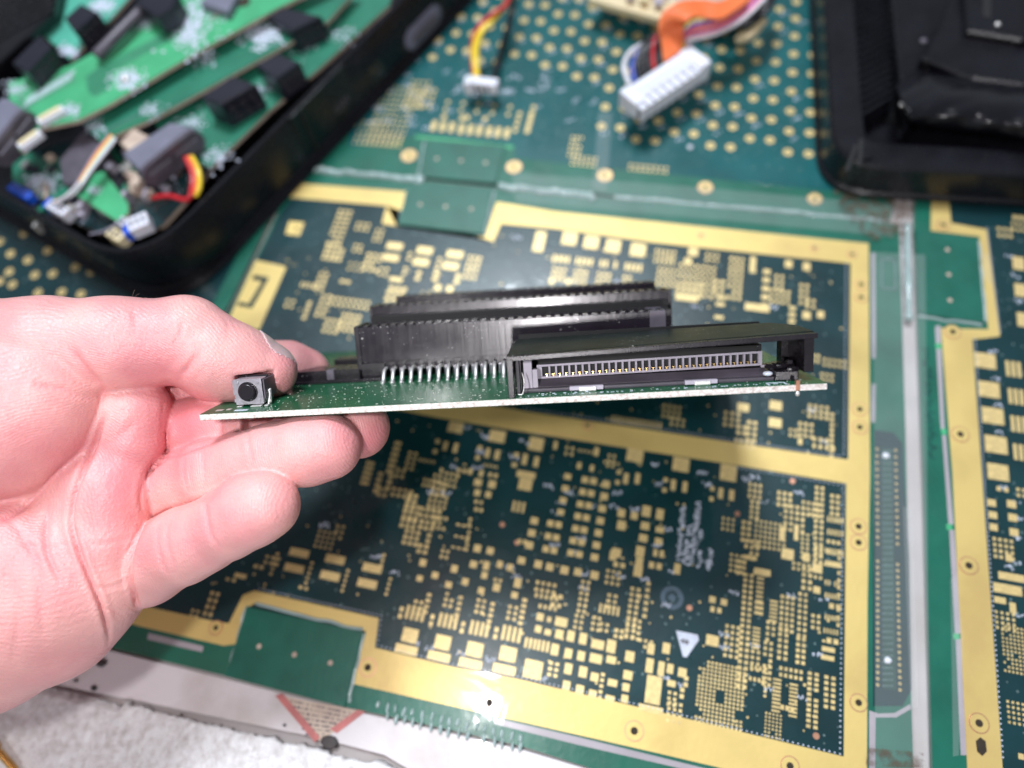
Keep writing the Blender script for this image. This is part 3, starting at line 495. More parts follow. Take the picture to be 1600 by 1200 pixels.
def ticks(mb, a, b, wpx, dens=.055, z=.0135, hole_=.12):
    A, B = at(*a), at(*b); L = np.linalg.norm(B - A); d = (B - A) / L; n = np.array([-d[1], d[0], 0]); s, _ = pxscale(*a); w = wpx / s
    k = 0
    while k < L:
        if random.random() > hole_:
            u = random.choice((-.3, 0, .3)) * w; h = random.uniform(.2, .48) * w; q = A + d * k + n * u
            mb.obox((q[0], q[1], z), d * .014, n * h, (0, 0, .0012))
            if random.random() < .5: mb.obox((q[0] + d[0] * .02, q[1] + d[1] * .02, z), d * .022, n * w * .05, (0, 0, .0012))
        k += dens * random.uniform(.6, 1.4)
for a, b, w in (((1067, 792), (1060, 876), 8), ((1079, 820), (1070, 882), 8), ((1092, 785), (1078, 884), 8), ((1098, 830), (1085, 855), 7), ((1096, 862), (1092, 888), 8), ((1109, 858), (1106, 892), 9), ((1090, 800), (1082, 850), 7)): ticks(mb, a, b, w, .04)
for x, y in ((1034, 945), (1140, 926), (1124, 990), (790, 885), (800, 900), (880, 768), (870, 783), (862, 801), (958, 770), (953, 790), (700, 728), (738, 730), (668, 768), (690, 770), (720, 668), (752, 681), (812, 690), (745, 705), (796, 713), (1018, 726), (1090, 739), (1160, 748), (1190, 783), (1240, 770), (1230, 930), (1280, 935), (1172, 1008), (1245, 1090), (1195, 1075), (1270, 1020), (1125, 1010), (1000, 905), (963, 900), (905, 918), (850, 760), (916, 790), (1020, 850), (1036, 826), (1045, 892), (900, 840), (860, 850), (893, 862), (1030, 1060), (665, 1012), (712, 1020), (640, 1003), (840, 1060), (760, 1030), (985, 795), (1098, 756), (1025, 755), (905, 895), (1060, 1070), (580, 870), (610, 895), (500, 820), (1280, 690), (1262, 640), (1172, 745), (590, 480), (650, 480), (800, 370), (960, 440), (1080, 480), (1200, 480)):
    ticks(mb, (x, y), (x + 15, y + 2), 7, .045)
main.part('part_marks', mb, Mt['silk'], kind='stuff')
# scattered vias
def vias(t, poly, n, mt='mask_bright', r=.03, name='vias', seed=1, z=.011):
    rng = random.Random(seed); Q = P(poly); xs = [q[0] for q in Q]; ys = [q[1] for q in Q]; mb = MB(); k = 0
    while k < n:
        x, y = rng.uniform(min(xs), max(xs)), rng.uniform(min(ys), max(ys)); c = False; j = len(Q) - 1
        for i in range(len(Q)):
            if (Q[i][1] > y) != (Q[j][1] > y) and x < (Q[j][0] - Q[i][0]) * (y - Q[i][1]) / (Q[j][1] - Q[i][1]) + Q[i][0]: c = not c
            j = i
        if not c: continue
        k += 1; rr = r * rng.uniform(.7, 1.3); mb.cyl((x, y, 0), (0, 0, z), rr, rr, 6)
    t.part(name, mb, Mt[mt], kind='stuff')
inner = [(500, 330), (1320, 420), (1315, 1170), (600, 1000), (600, 970), (260, 900), (430, 420)]
Mt['via'] = mat('via_ring', (.16, .24, .24), .4, metal=.4, var=.3, scale=500)
vias(main, inner, 900, 'via', .028, seed=4); vias(main, inner, 320, 'goldpad', .034, seed=9, z=.016, name='via_lands')
# the connector field on the right edge of the main panel
sheet(main, 'connector_field', [(1366, 672), (1396, 676), (1410, 692), (1420, 870), (1424, 1078), (1410, 1103), (1364, 1103), (1364, 860)], 'mask_dark', -.01, .0095)
sheet(main, 'field_strip', [(1378, 700), (1393, 702), (1400, 1078), (1380, 1076)], 'field', -.01, .0125)
ringm = MB().ring((0, 0), .018, .045, 0, .02, 14); ringm = mesh('socket_ring', ringm, Mt['goldpad'])
for (xa, ya), (xb, yb), n in (((1370, 702), (1371, 850), 15), ((1399, 704), (1402, 850), 15), ((1371, 877), (1371, 1070), 21), ((1402, 882), (1406, 1078), 21)):
    for k in range(n):
        u = k / (n - 1); p = at(xa + (xb - xa) * u, ya + (yb - ya) * u); main.inst('socket_ring', ringm, (p[0], p[1], 0.001), (.92, .92, 1))
mb = MB()
for k in range(40):
    for c_ in range(4):
        p = at(1380 + 4.4 * c_, 705 + 9.4 * k); mb.box(p[0] - .02, p[0] + .02, p[1] - .02, p[1] + .02, 0, .0155)
main.part('field_contacts', mb, Mt['via'], kind='stuff')
mb = MB(); c = at(1388, 428); sx, sy = pxscale(1388, 428)
for a, b, c2, d in ((-12, -10, -24, 24), (10, 12, -24, 24), (-12, 12, 22, 24), (-12, 12, -24, -22)): mb.box(c[0] + a / sx, c[0] + b / sx, c[1] + c2 / sy, c[1] + d / sy, 0, .013)
main.part('outline_print', mb, Mt['via'])

# ---- right panel
sheet(rightp, 'dark_solder_mask', [(1484, 312), (1486, 350), (1541, 360), (1562, 525), (1520, 532), (1566, 1200), (1575, 1400), (1990, 1480), (1990, 335)], 'mask_dark', -.02, .009)
sheet(rightp, 'gold_frame', [(1455, 312), (1482, 312), (1486, 349), (1541, 359), (1562, 526), (1519, 531), (1566, 1200), (1580, 1400), (1520, 1400), (1511, 1200), (1488, 740), (1470, 513), (1544, 515), (1530, 370), (1454, 361)], 'gold', -.01, .020)
for q in ([(1461, 537), (1470, 537), (1471, 545), (1462, 545)], [(1470, 670), (1478, 670), (1479, 679), (1471, 679)], [(1478, 819), (1487, 819), (1488, 828), (1479, 828)], [(1489, 990), (1498, 990), (1499, 999), (1490, 999)]): sheet(rightp, 'green_bridge', q, 'mask_bright', -.01, .012)
gr = [(1539,564,1,1,0,0,40,28),(1545,609,1,1,0,0,40,29),(1551,650,1,1,0,0,41,30),(1556,695,1,1,0,0,42,32),(1559,738,1,1,0,0,40,30),(1574,576,3,1,9,0,7,29),(1578,619,3,1,9,0,7,29),(1582,662,3,1,9,0,7,30),(1586,706,3,1,9,0,7,30),(1591,412,1,1,0,0,22,24),(1594,454,1,1,0,0,22,24),(1598,500,1,1,0,0,22,26),(1560,358,3,2,9,10,7,7),(1582,350,4,2,8,9,6,6),
 (1549,786,1,1,0,0,16,13),(1551,805,1,1,0,0,16,13),(1552,824,1,1,0,0,15,13),(1580,788,1,1,0,0,17,14),(1582,809,1,1,0,0,17,14),(1584,832,1,1,0,0,17,14),(1553,842,4,4,9,9,7,7),(1576,872,1,1,0,0,12,14),(1580,902,1,1,0,0,50,14),(1574,921,1,1,0,0,54,18),(1562,938,1,1,0,0,22,12),(1556,956,4,4,9,8,6,6),(1582,950,1,1,0,0,12,20),(1565,978,8,12,6.2,6.2,4.6,4.6),(1574,1096,5,5,8,8,5.4,5.4),(1595,1182,1,1,0,0,11,11),(1560,764,2,1,12,0,8,8),(1590,765,2,2,9,9,7,7),(1585,340,3,1,9,0,8,8)]
for k in range(9): gr.append((1625 + 5 * k, 420 + 85 * k, 3, 3, 22, 24, 16, 18))
lay(rightp, pads(rightp, gr), 140)
mb = MB()
for x, y in ((1545, 548), (1550, 590), (1553, 632), (1557, 675), (1582, 785), (1585, 810), (1582, 838), (1584, 880), (1560, 760), (1586, 960), (1570, 885), (1580, 430), (1585, 470), (1571, 398)): ticks(mb, (x, y), (x + 13, y + 3), 7, .045)
rightp.part('part_marks', mb, Mt['silk'], kind='stuff'); vias(rightp, [(1545, 340), (1700, 380), (1700, 1200), (1580, 1190), (1530, 560)], 260, 'via', .03, seed=3)
mb = MB(); ticks(mb, (1447, 545), (1458, 718), 12, .06, z=.0012)
rightp.part('faded_print', mb, Mt['mask_dark'], kind='stuff')

# ---- far panel and left panel: staggered round contacts
sheet(topp, 'dark_solder_mask', [(545, 229), (600, 226), (652, 209), (803, 226), (806, 246), (894, 257), (1100, 278), (1290, 298), (1900, 305), (2050, -480), (640, -480), (560, 120)], 'mask_teal', -.02, .009)
topp.part('border_line', MB().prism(P([(650, 211), (802, 228), (801, 233), (649, 216)]), 0, .013), Mt['mask_bright'])
disc = MB().ring((0, 0), .045, .178, 0, .028, 20); disc = mesh('round_contact', disc, Mt['goldpad'])
dotm = mesh('contact_hole', MB().cyl((0, 0, 0), (0, 0, .018), .05, .05, 10), Mt['hole'])
ref = at(1263, 241); r2 = at(1226, 238); upy = at(1263.5, 205.6)
dyw = upy[1] - ref[1]; pxw = abs(ref[0] - r2[0])
print('dot pitch cm', pxw, dyw); pxw *= .90; dyw *= .925
cnt = []
for i in range(-6, 44):
    pair = i // 2; x = ref[0] - (pair * 2 * .97 * pxw * .955) - (i % 2) * pxw * .97
    for j in range(-6, 26):
        y = ref[1] + j * dyw + (dyw * .5 if pair % 2 else 0)
        q = toPix((x, y, 0)); cnt.append((x, y, q[0], q[1]))
nt = 0
for x, y, qx, qy in cnt:
    lim = 243 if qx > 930 else (128 if qx < 850 else 150)
    if qy < lim + (qx - 1263) * .06 and -40 < qy and 560 < qx < 1285 and not (qx < 700 and qy > 110):
        topp.inst('round_contact', disc, (x, y, .001), (1, 1, 1)); nt += 1
for x, y in [(40, 348), (0, 378), (17, 397), (0, 440), (44, 407), (55, 430), (20, 445), (83, 428), (75, 392), (38, 365), (97, 457), (127, 460), (118, 418), (143, 425), (15, 425), (60, 458), (-25, 400), (-30, 440)]:
    p = at(x, y); leftp.inst('round_contact', disc, (p[0], p[1], .001), (1, 1, 1)); nt += 1
print('contacts', nt)
sheet(leftp, 'dark_solder_mask', [(425, 290), (335, 470), (30, 960), (-380, 850), (-380, 80), (480, 130), (490, 170)], 'mask_dark', -.02, .009)
vias(leftp, [(0, 300), (400, 330), (340, 470), (-50, 470)], 200, 'via', .035, seed=2); vias(topp, [(600, 130), (800, 0), (1260, 0), (1260, 270), (640, 220)], 1100, 'via', .03, seed=6)
gt = [(678,197,3,1,14,0,9,19),(721,202,3,1,14,0,9,19),(764,206,3,1,14,0,9,19),(604,136,8,12,7.2,8,4,4.2),(646,128,4,6,8,8,5,5),(560,208,10,3,7.5,8,4,4.6),(694,183,2,1,28,0,8,8),(730,184,2,1,28,0,8,8),(812,178,2,4,18,9,9,7),(834,168,1,5,0,9,9,7),(700,160,5,2,24,12,7,6),(895,215,3,5,7,7,5,5.4),(896,245,6,3,7,6,5,4),(985,258,8,2,8,7,6,4.5),(560,190,6,2,9,8,4,4),(662,140,3,4,9,9,6,6)]
lay(topp, pads(topp, gt), 60)
mb = MB()
for x, y, qx, qy in cnt:
    if 640 < qx < 1285 and 0 < qy < 240 and random.random() < .55: ticks(mb, (qx + 5, qy - 18), (qx + 17, qy - 23), 6, .06)
for k in range(26): x, y = random.uniform(570, 860), random.uniform(110, 200); ticks(mb, (x, y), (x + 14, y + 3), 6, .05)
topp.part('part_marks', mb, Mt['silk'], kind='stuff')

# ---- resin seams between the panels
def seam(pl, r, label, amp=.05, n=8):
    pts = []
    for a, b in zip(pl[:-1], pl[1:]):
        A, B = at(*a), at(*b)
        for k in range(n): pts.append(A + (B - A) * k / n + np.array([0, random.uniform(-amp, amp), random.uniform(-.03, .03)]))
    pts.append(at(*pl[-1])); rr = [r * random.uniform(.8, 1.25) for _ in range(60)]
    return single('resin_seam', MB().tube(pts, rr, 10, 3), Mt['resin'], label, 'resin seam', 'clear resin seams between panels', smooth=True)
seam([(492, 266), (560, 272), (648, 281)], .13, 'lumpy clear resin seam left of the upper pair of green tabs')
seam([(779, 291), (860, 300), (925, 307)], .15, 'shiny lumpy resin seam just right of the upper pair of green tabs')
seam([(960, 308), (1100, 320), (1250, 333), (1390, 346)], .07, 'thin resin seam running right towards the corner of the right bin', .02)
seam([(1417, 350), (1420, 500)], .11, 'short cloudy resin seam beside the right green tab', .08, 7)
single('resin_drop', MB().blob(at(654, 281, .05), (.28, .24, .16), 14, 8, .12), Mt['resin'], 'clear resin drop at the left corner of the upper tabs', 'resin drop', smooth=True)
single('resin_drop', MB().blob(at(925, 309, .03), (.16, .14, .1), 14, 8, .12), Mt['resin'], 'small clear resin drop at the right end of the shiny seam', 'resin drop', smooth=True)
for k, (x, y, lab) in enumerate(((1384, 712, 'white solder blob at the top of the connector field'), (1387, 1032, 'white solder blob near the bottom of the connector field'), (1078, 230, 'white solder blob among the round contacts'))):
    single('solder_blob', MB().blob(at(x, y, .03), (.11, .1, .07), 12, 6, .3), Mt['white_pl'], lab, 'solder blob', smooth=True)
t = Thing('resin_beads', at(700, 1130, 0), 'rows of glossy clear beads on the near green edge, in the flash glare', 'resin beads')
bm_ = mesh('bead', MB().blob((0, 0, 0), (.055, .13, .05), 12, 8), Mt['resin'], True)
for k in range(17):
    for r_ in range(2):
        if r_ and random.random() < .25: continue
        x, y = 590 + 14 * k + random.uniform(-2, 2), 1101 + 3.2 * k + 15 * r_ + random.uniform(-2, 2); p = at(x, y); t.inst('bead', bm_, (p[0], p[1], .012), (random.uniform(.7, 1.2), random.uniform(.7, 1.2), 1), random.uniform(-.2, .2))
# clear tape
for q, lab in (([(800, 272), (1100, 296), (1392, 322), (1394, 372), (1100, 344), (806, 318)], 'broad clear tape along the seam between far and central panels'), ([(1362, 396), (1444, 400), (1450, 1200), (1452, 1330), (1366, 1330), (1364, 700)], 'broad clear tape running down the seam between central and right panels')):
    m_ = MB(); Q = P(q); m_.prism(Q, .085, .088); single('clear_tape', m_, Mt['film'], lab, 'clear tape')
for q, lab in (([(1300, 300), (1392, 290), (1425, 330), (1412, 372), (1360, 378), (1320, 340)], 'brown dried stain by the corner of the right shell'), ([(1355, 1168), (1440, 1176), (1446, 1200), (1350, 1196)], 'dirty line across the foot of the seam tape')):
    zt = .1 if q[0][0] > 1000 else .03; single('stain', MB().prism(P(q), zt - .002, zt), Mt['stain'], lab, 'stain')
for q, lab in (([(1410, 792), (1424, 796), (1434, 1105), (1422, 1108)], 'narrow clear tape strip lying beside the connector field'), ([(936, 175), (956, 178), (948, 300), (925, 298)], 'clear tape strip crossing the far seam'), ([(1484, 905), (1493, 900), (1504, 1000), (1497, 1180), (1488, 1182)], 'clear tape sliver on the right panel groove'), ([(1540, 440), (1530, 395), (1545, 400), (1550, 445)], 'clear tape scrap on the right panel gold, beside its green tab')):
    single('clear_tape', MB().prism(P(q), .036, .04), Mt['film'], lab, 'clear tape')
# ---------------------------------------------------------------- the held circuit board
Lc = np.array([(313 - 800) / F * 15.6, (600 - 657.5) / F * 15.6, -15.6]); Rc = np.array([(1292 - 800) / F * 14.9, (600 - 609) / F * 14.9, -14.9])
bu = Rc - Lc; BL = np.linalg.norm(bu); bu /= BL
bv = np.array([(847 - 800) / F, (600 - 374) / F, -1.0]); bv -= bv @ bu * bu; bv /= np.linalg.norm(bv); bw = np.cross(bu, bv)
BO = Lc + bw * .145; BR = CR @ np.stack([bu, bv, bw], 1); BOw = cam2w(BO)
H = Thing('cartridge_board', BOw, 'green circuit board with black cartridge slots held between thumb and fingers', 'circuit board', R=BR)
BD = 8.6
def hp(name, mb, m, **k): return H.part(name, mb, Mt[m], world=False, **k)
hp('board_top', MB().box(0.004, BL - .004, 0.004, BD - .01, -.010, 0), 'mask_held')
hp('board_core', MB().box(0, BL, 0, BD, -.136, -.010), 'fibre')
hp('board_underside', MB().box(0.004, BL - .004, 0.004, BD - .01, -.145, -.136), 'mask_held')
# pads and marks near the front edge
mb = MB().box(.24, .40, .25, .38, 0, .006).box(.46, .56, .30, .42, 0, .006); hp('front_pads', mb, 'tin')
mb = MB(); rng = random.Random(5)
for k in range(46):
    u, v = rng.uniform(7.2, 12.6), rng.choice((.16, .2)); mb.box(u, u + rng.uniform(.02, .05), v, v + .05, 0, .004)
for k in range(5): mb.box(7.5 + .24 * k, 7.56 + .24 * k, .3, .36, 0, .004)
mb.box(12.3, 12.34, .06, .3, 0, .004).box(12.3, 12.7, .26, .3, 0, .004).box(12.66, 12.7, .06, .3, 0, .004).box(.7, 1.0, .16, .26, 0, .005)
hp('front_print', mb, 'silk', kind='stuff')
mb = MB(); rng = random.Random(8)
for k in range(520):
    u, v = rng.uniform(1.2, 13.2), rng.uniform(.05, 3.0); r = rng.uniform(.004, .013); mb.box(u, u + r * rng.uniform(1, 4), v, v + r, 0, .003 + r * .4)
hp('dust_specks', mb, 'fibre', kind='stuff')
# push button
c = [.90, .62]
B0 = hp('push_button', MB().box(.60, 1.22, .60, .93, .04, .62), 'steel', bev=.02)
hp('button_face_plate', MB().box(.59, 1.23, .575, .60, .045, .63), 'steel', bev=.008, parent=None)
hp('button_collar', MB().cyl((.90, .575, .34), (0, -.02, 0), .225, .225, 28), 'black_conn', parent=B0)
hp('button_cap', MB().cyl((.90, .56, .34), (0, -.09, 0), .19, .18, 28), 'black_conn', smooth=True, sharp=35, bev=.015, parent=B0)
hp('button_body', MB().box(.58, 1.26, .93, 1.12, .03, .66), 'black_conn', bev=.02, parent=B0)
for u in (.68, 1.14):
    for w in (.13, .55): hp('rivet', MB().cyl((u, .572, w), (0, -.012, 0), .035, .03, 10), 'steel', parent=B0)
hp('bracket_wing', MB().box(1.255, 1.29, .58, 1.25, .16, .60), 'dark_grey', bev=.006, parent=B0)
hp('button_lead', MB().tube([(1.33, .70, .34), (1.36, .66, .24), (1.35, .6, .12), (1.33, .58, 0)], .028, 6), 'tin', smooth=True, parent=B0)
hp('button_lead', MB().tube([(1.30, .85, .34), (1.31, .82, .2), (1.30, .8, .0)], .028, 6), 'tin', smooth=True, parent=B0)
hp('side_clip', MB().box(.545, .59, .62, .78, .10, .17).box(.545, .59, .62, .78, .27, .60), 'steel', parent=B0)
hp('solder_tab', MB().box(.62, .74, .50, .62, 0, .025).box(.95, 1.2, .46, .60, 0, .03).box(1.28, 1.36, .45, .6, 0, .04), 'tin', bev=.01, parent=B0)
# front cartridge slot: lower body, upper wall, toothed rim, pins, mounting ear
F1 = 3.2
S1 = hp('cartridge_slot', MB().box(2.86, 10.80, F1 + .05, F1 + 1.15, .20, .45), 'wall', bev=.015)
hp('slot_wall', MB().box(2.82, 10.74, F1, F1 + .16, .44, 1.36), 'wall', bev=.012, parent=S1)
hp('slot_wall', MB().box(2.82, 10.74, F1 + .95, F1 + 1.12, .44, 1.36), 'black_conn', bev=.012, parent=S1)
hp('slot_end', MB().box(2.74, 2.87, F1 - .03, F1 + 1.13, .02, 1.385), 'black_conn', bev=.012, parent=S1)
hp('slot_end', MB().box(10.70, 10.84, F1 - .01, F1 + 1.13, .02, 1.385), 'black_conn', bev=.012, parent=S1)
hp('slot_end_block', MB().box(10.30, 10.70, F1 - .012, F1 + .95, .9, 1.372), 'dark_grey', bev=.01, parent=S1)
mb = MB(); k = 0; u = 2.98
while u < 10.6:
    mb.box(u, u + .125, F1 + .02, F1 + .34, 1.352, 1.395); u += .235
hp('slot_teeth', mb, 'black_conn', parent=S1, kind='stuff')
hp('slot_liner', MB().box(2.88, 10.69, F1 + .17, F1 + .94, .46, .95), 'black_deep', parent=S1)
# horizontal shelf line under the wall
hp('slot_foot', MB().box(2.86, 3.46, F1 - .06, F1 + .9, .0, .42), 'black_conn', bev=.01, parent=S1)
pinm = MB().tube([(0, .30, .30), (0, .02, .28), (0, -.10, .20), (0, -.24, .05), (0, -.34, .004)], .032, 6, 3); pinm.v = [(x * 1.5, y, z) for x, y, z in pinm.v]; pinm = mesh('pin', pinm, Mt['tin'], True)
pin2 = MB().box(-.035, .035, 0, .03, 0, .26); pin2 = mesh('pin', pin2, Mt['steel'])
for k in range(31):
    H.inst('pin', pinm, (3.52 + .234 * k, F1 - .42, .0), parent=S1, world=False)
    H.inst('pin', pin2, (3.40 + .234 * k, F1 - .02, .0), parent=S1, world=False)
E1 = hp('mounting_ear', MB().box(1.02, 2.84, 2.93, 3.75, .0, .33), 'black_conn', bev=.02, parent=S1)
hp('ear_lip', MB().box(1.02, 3.4, 2.83, 2.93, .0, .075), 'black_conn', bev=.01, parent=S1)
hp('ear_clip', MB().box(1.98, 2.18, 2.90, 3.2, .08, .345), 'dark_grey', bev=.02, parent=S1)
hp('mounting_ear', MB().box(10.84, 12.3, 2.99, 3.75, .0, .33), 'black_conn', bev=.02, parent=S1)
# second and third slots further back
def slot(u0, u1, v0, h, lo, tooth=True, name='cartridge_slot'):
    s = hp(name, MB().box(u0 + .04, u1 - .04, v0 + .05, v0 + 1.0, 0, lo), 'black_conn', bev=.015)
    hp('slot_wall', MB().box(u0, u1, v0, v0 + .15, lo, h), 'wall', bev=.012, parent=s)
    hp('slot_wall', MB().box(u0, u1, v0 + .9, v0 + 1.05, lo, h), 'black_conn', bev=.012, parent=s)
    hp('slot_end', MB().box(u0 - .07, u0 + .03, v0 - .03, v0 + 1.07, .0, h + .02), 'black_conn', bev=.012, parent=s)
    hp('slot_end', MB().box(u1 - .03, u1 + .07, v0 - .03, v0 + 1.07, .0, h + .02), 'black_conn', bev=.012, parent=s)
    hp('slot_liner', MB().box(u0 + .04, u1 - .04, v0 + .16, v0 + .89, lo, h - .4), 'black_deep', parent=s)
    mb = MB(); u = u0 + .1
    while u < u1 - .1: mb.box(u, u + .12, v0 + .02, v0 + .3, h - .01, h + .035); u += .235
    hp('slot_teeth', mb, 'black_conn', parent=s, kind='stuff'); return s
s2 = slot(2.88, 11.05, 4.75, 1.74, .35)
hp('slot_shade_band', MB().box(2.9, 11.0, 4.58, 4.76, .9, 1.50), 'black_deep', parent=s2)  # black box stands in for the unlit lower band of this wall
hp('roof_shadow_strip', MB().box(6.98, 12.85, 2.60, 2.68, .85, 1.03), 'black_deep', parent=None)  # black strip added as the shadow at the roof's back edge
s3 = slot(3.32, 10.86, 6.3, 1.86, .35)
for (u0, u1, v0, v1, h) in ((1.9, 3.3, 6.35, 7.1, .34), (10.9, 12.6, 6.35, 7.1, .36), (1.6, 2.85, 4.9, 5.5, .30), (11.1, 12.3, 4.9, 5.5, .3), (2.2, 3.3, 7.4, 8.0, .6)):
    hp('mounting_ear', MB().box(u0, u1, v0, v1, 0, h), 'black_conn', bev=.02, parent=s2 if v0 < 6 else s3)
# black reader housing at the front right
G0, G1 = 6.80, 13.30
HO = hp('reader_housing', MB().prism([(G0, .16), (G1, .30), (G1 + .02, 1.35), (G1 - .38, 2.1), (G0 + .25, 2.72), (G0 + .12, 2.62)], .80, .915), 'black_gl')
# the roof rises gently to the right: shear it
def shear(o, k=.024):
    for v in o.data.vertices: v.co.z += (v.co.x - G0 * S) * k
    o.data.update(); return o
shear(HO); bevel(HO, .015)
Mt['roof'] = mat('housing_roof', (.013, .016, .015), .34, var=.3, scale=90, dust=.3, rvar=.05, spec=.2, ior=1.25)
HO.data.materials[0] = Mt['roof']
shear(hp('front_lip', MB().box(G0, G1, .06, .17, .79, .905), 'black_conn', bev=.015, parent=HO))
hp('housing_wall', MB().box(G0, G0 + .13, .03, .30, 0.0, .84), 'black_conn', bev=.012, parent=HO)
hp('housing_wall', MB().box(G0 + .0, G0 + .12, .30, 2.62, 0.35, .84), 'black_conn', bev=.012, parent=HO)
hp('housing_wall', MB().box(G1 - .20, G1, .26, 1.3, .20, 1.02), 'black_conn', bev=.012, parent=HO)
hp('housing_back', MB().box(12.90, G1 - .02, 1.30, 1.42, .25, 1.02), 'black_conn', parent=HO)
hp('housing_back', MB().box(12.86, 12.92, 1.0, 1.32, .25, 1.02), 'black_conn', parent=HO)
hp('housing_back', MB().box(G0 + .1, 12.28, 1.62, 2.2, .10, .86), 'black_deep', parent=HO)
hp('left_rib', MB().box(6.98, 7.04, .35, .50, .0, .80).box(7.06, 7.08, .5, .9, 0, .8), 'dark_grey', parent=HO)
hp('spring_wire', MB().tube([(6.99, .22, .04), (7.10, .22, .05), (7.14, .3, .28), (7.10, .35, .5)], .014, 5), 'tin', smooth=True, parent=HO)
hp('left_post', MB().box(7.13, 7.32, .60, .80, .02, .82).box(7.32, 7.44, .62, .80, .02, .50), 'grey_conn', bev=.012, parent=HO)
# comb connector with its contacts
CV = .85
CB = hp('comb_connector', MB().box(7.46, 12.42, CV + .12, CV + .75, .12, .74), 'black_conn', bev=.02, parent=None)
hp('comb_top', MB().prism([(7.46, CV + .02), (12.30, CV + .02), (12.46, CV + .8), (7.46, CV + .8)], .57, .74), 'black_deep', parent=CB)
n = 32; up0, pit = 7.56, .1485
mb = MB().box(7.42, 12.40, CV, CV + .10, .505, .555).box(7.42, 12.40, CV, CV + .10, .235, .285)
mb.box(7.42, up0 - .02, CV, CV + .1, .285, .505).box(up0 + n * pit, 12.40, CV, CV + .1, .285, .505)
for k in range(1, n): mb.box(up0 + k * pit - .026, up0 + k * pit + .018, CV, CV + .1, .285, .505)
def tilt(o, k):    # the comb and its floor rise towards the right in step with the roof
    for v in o.data.vertices: v.co.z += (v.co.x - 7.4 * S) * k
    o.data.update(); return o
tilt(hp('comb_frame', mb, 'grey_conn', bev=.006, parent=CB), .010)
cm_ = MB().box(-.030, .030, .02, .10, 0, .014).box(-.012, .012, -.006, .02, -.045, .014); cm_ = mesh('contact', cm_, Mt['pingold'])
for k in range(n):
    u = up0 + (k + .5) * pit; H.inst('contact', cm_, (u, CV + .0, .325 + (u - 7.4) * .010), parent=CB, world=False)
hp('comb_throat', MB().box(7.5, 12.36, CV + .09, CV + .13, .25, .54), 'black_deep', parent=CB)
# sloping floor, base lip and two metal clips
hp('reader_floor', MB().add([(7.15, .62, .10), (12.55, .66, .10), (12.42, CV, .235), (7.2, CV, .235), (7.15, .62, .0), (12.55, .66, .0), (12.42, CV + .1, .0), (7.2, CV + .1, .0)], [(0, 1, 2, 3), (4, 5, 1, 0), (5, 6, 2, 1), (7, 4, 0, 3)]), 'dark_grey', parent=CB)
hp('base_lip', MB().box(7.10, 12.72, .50, .64, .0, .085), 'dark_grey', bev=.01, parent=CB)
for u0, u1 in ((8.12, 8.86), (10.62, 11.32)):
    hp('lip_step', MB().box(u0, u1, .40, .52, .02, .115), 'grey_conn', bev=.012, parent=CB)
    hp('metal_clip', MB().box(u0 + .2, u1 - .16, .36, .42, -.0, .10), 'tin', bev=.012, parent=CB)
# broken latch parts at the right end
LT = hp('latch_block', MB().prism([(12.55, .42), (13.02, .36), (13.10, .62), (12.80, .9), (12.5, .8)], .0, .22), 'black_conn', bev=.02)
hp('latch_arm', MB().prism([(12.42, .78), (12.56, .60), (13.05, .70), (13.15, .95), (12.7, 1.10)], .22, .33), 'black_conn', bev=.02, parent=LT)
hp('latch_cap', MB().box(12.86, 12.98, .58, .70, .32, .42), 'black_conn', bev=.02, parent=LT)
hp('torn_edge', MB().blob((12.62, .66, .27), (.13, .1, .08), 9, 6, .7), 'black_conn', parent=LT)
hp('torn_edge', MB().blob((12.95, .50, .22), (.12, .08, .07), 9, 6, .8), 'black_conn', parent=LT)
hp('white_nub', MB().blob((12.42, .52, .16), (.11, .09, .055), 14, 8), 'white_pl', smooth=True, parent=LT)
hp('white_nub', MB().box(12.36, 12.55, .8, .9, .24, .30), 'grey_conn', bev=.02, parent=LT)
hp('copper_pin', MB().box(12.84, 12.92, -.035, .06, -.13, .09), 'copper', bev=.01, parent=LT)
hp('solder_bead', MB().blob((12.87, -.03, -.19), (.05, .04, .06), 10, 6), 'tin', smooth=True, parent=LT)

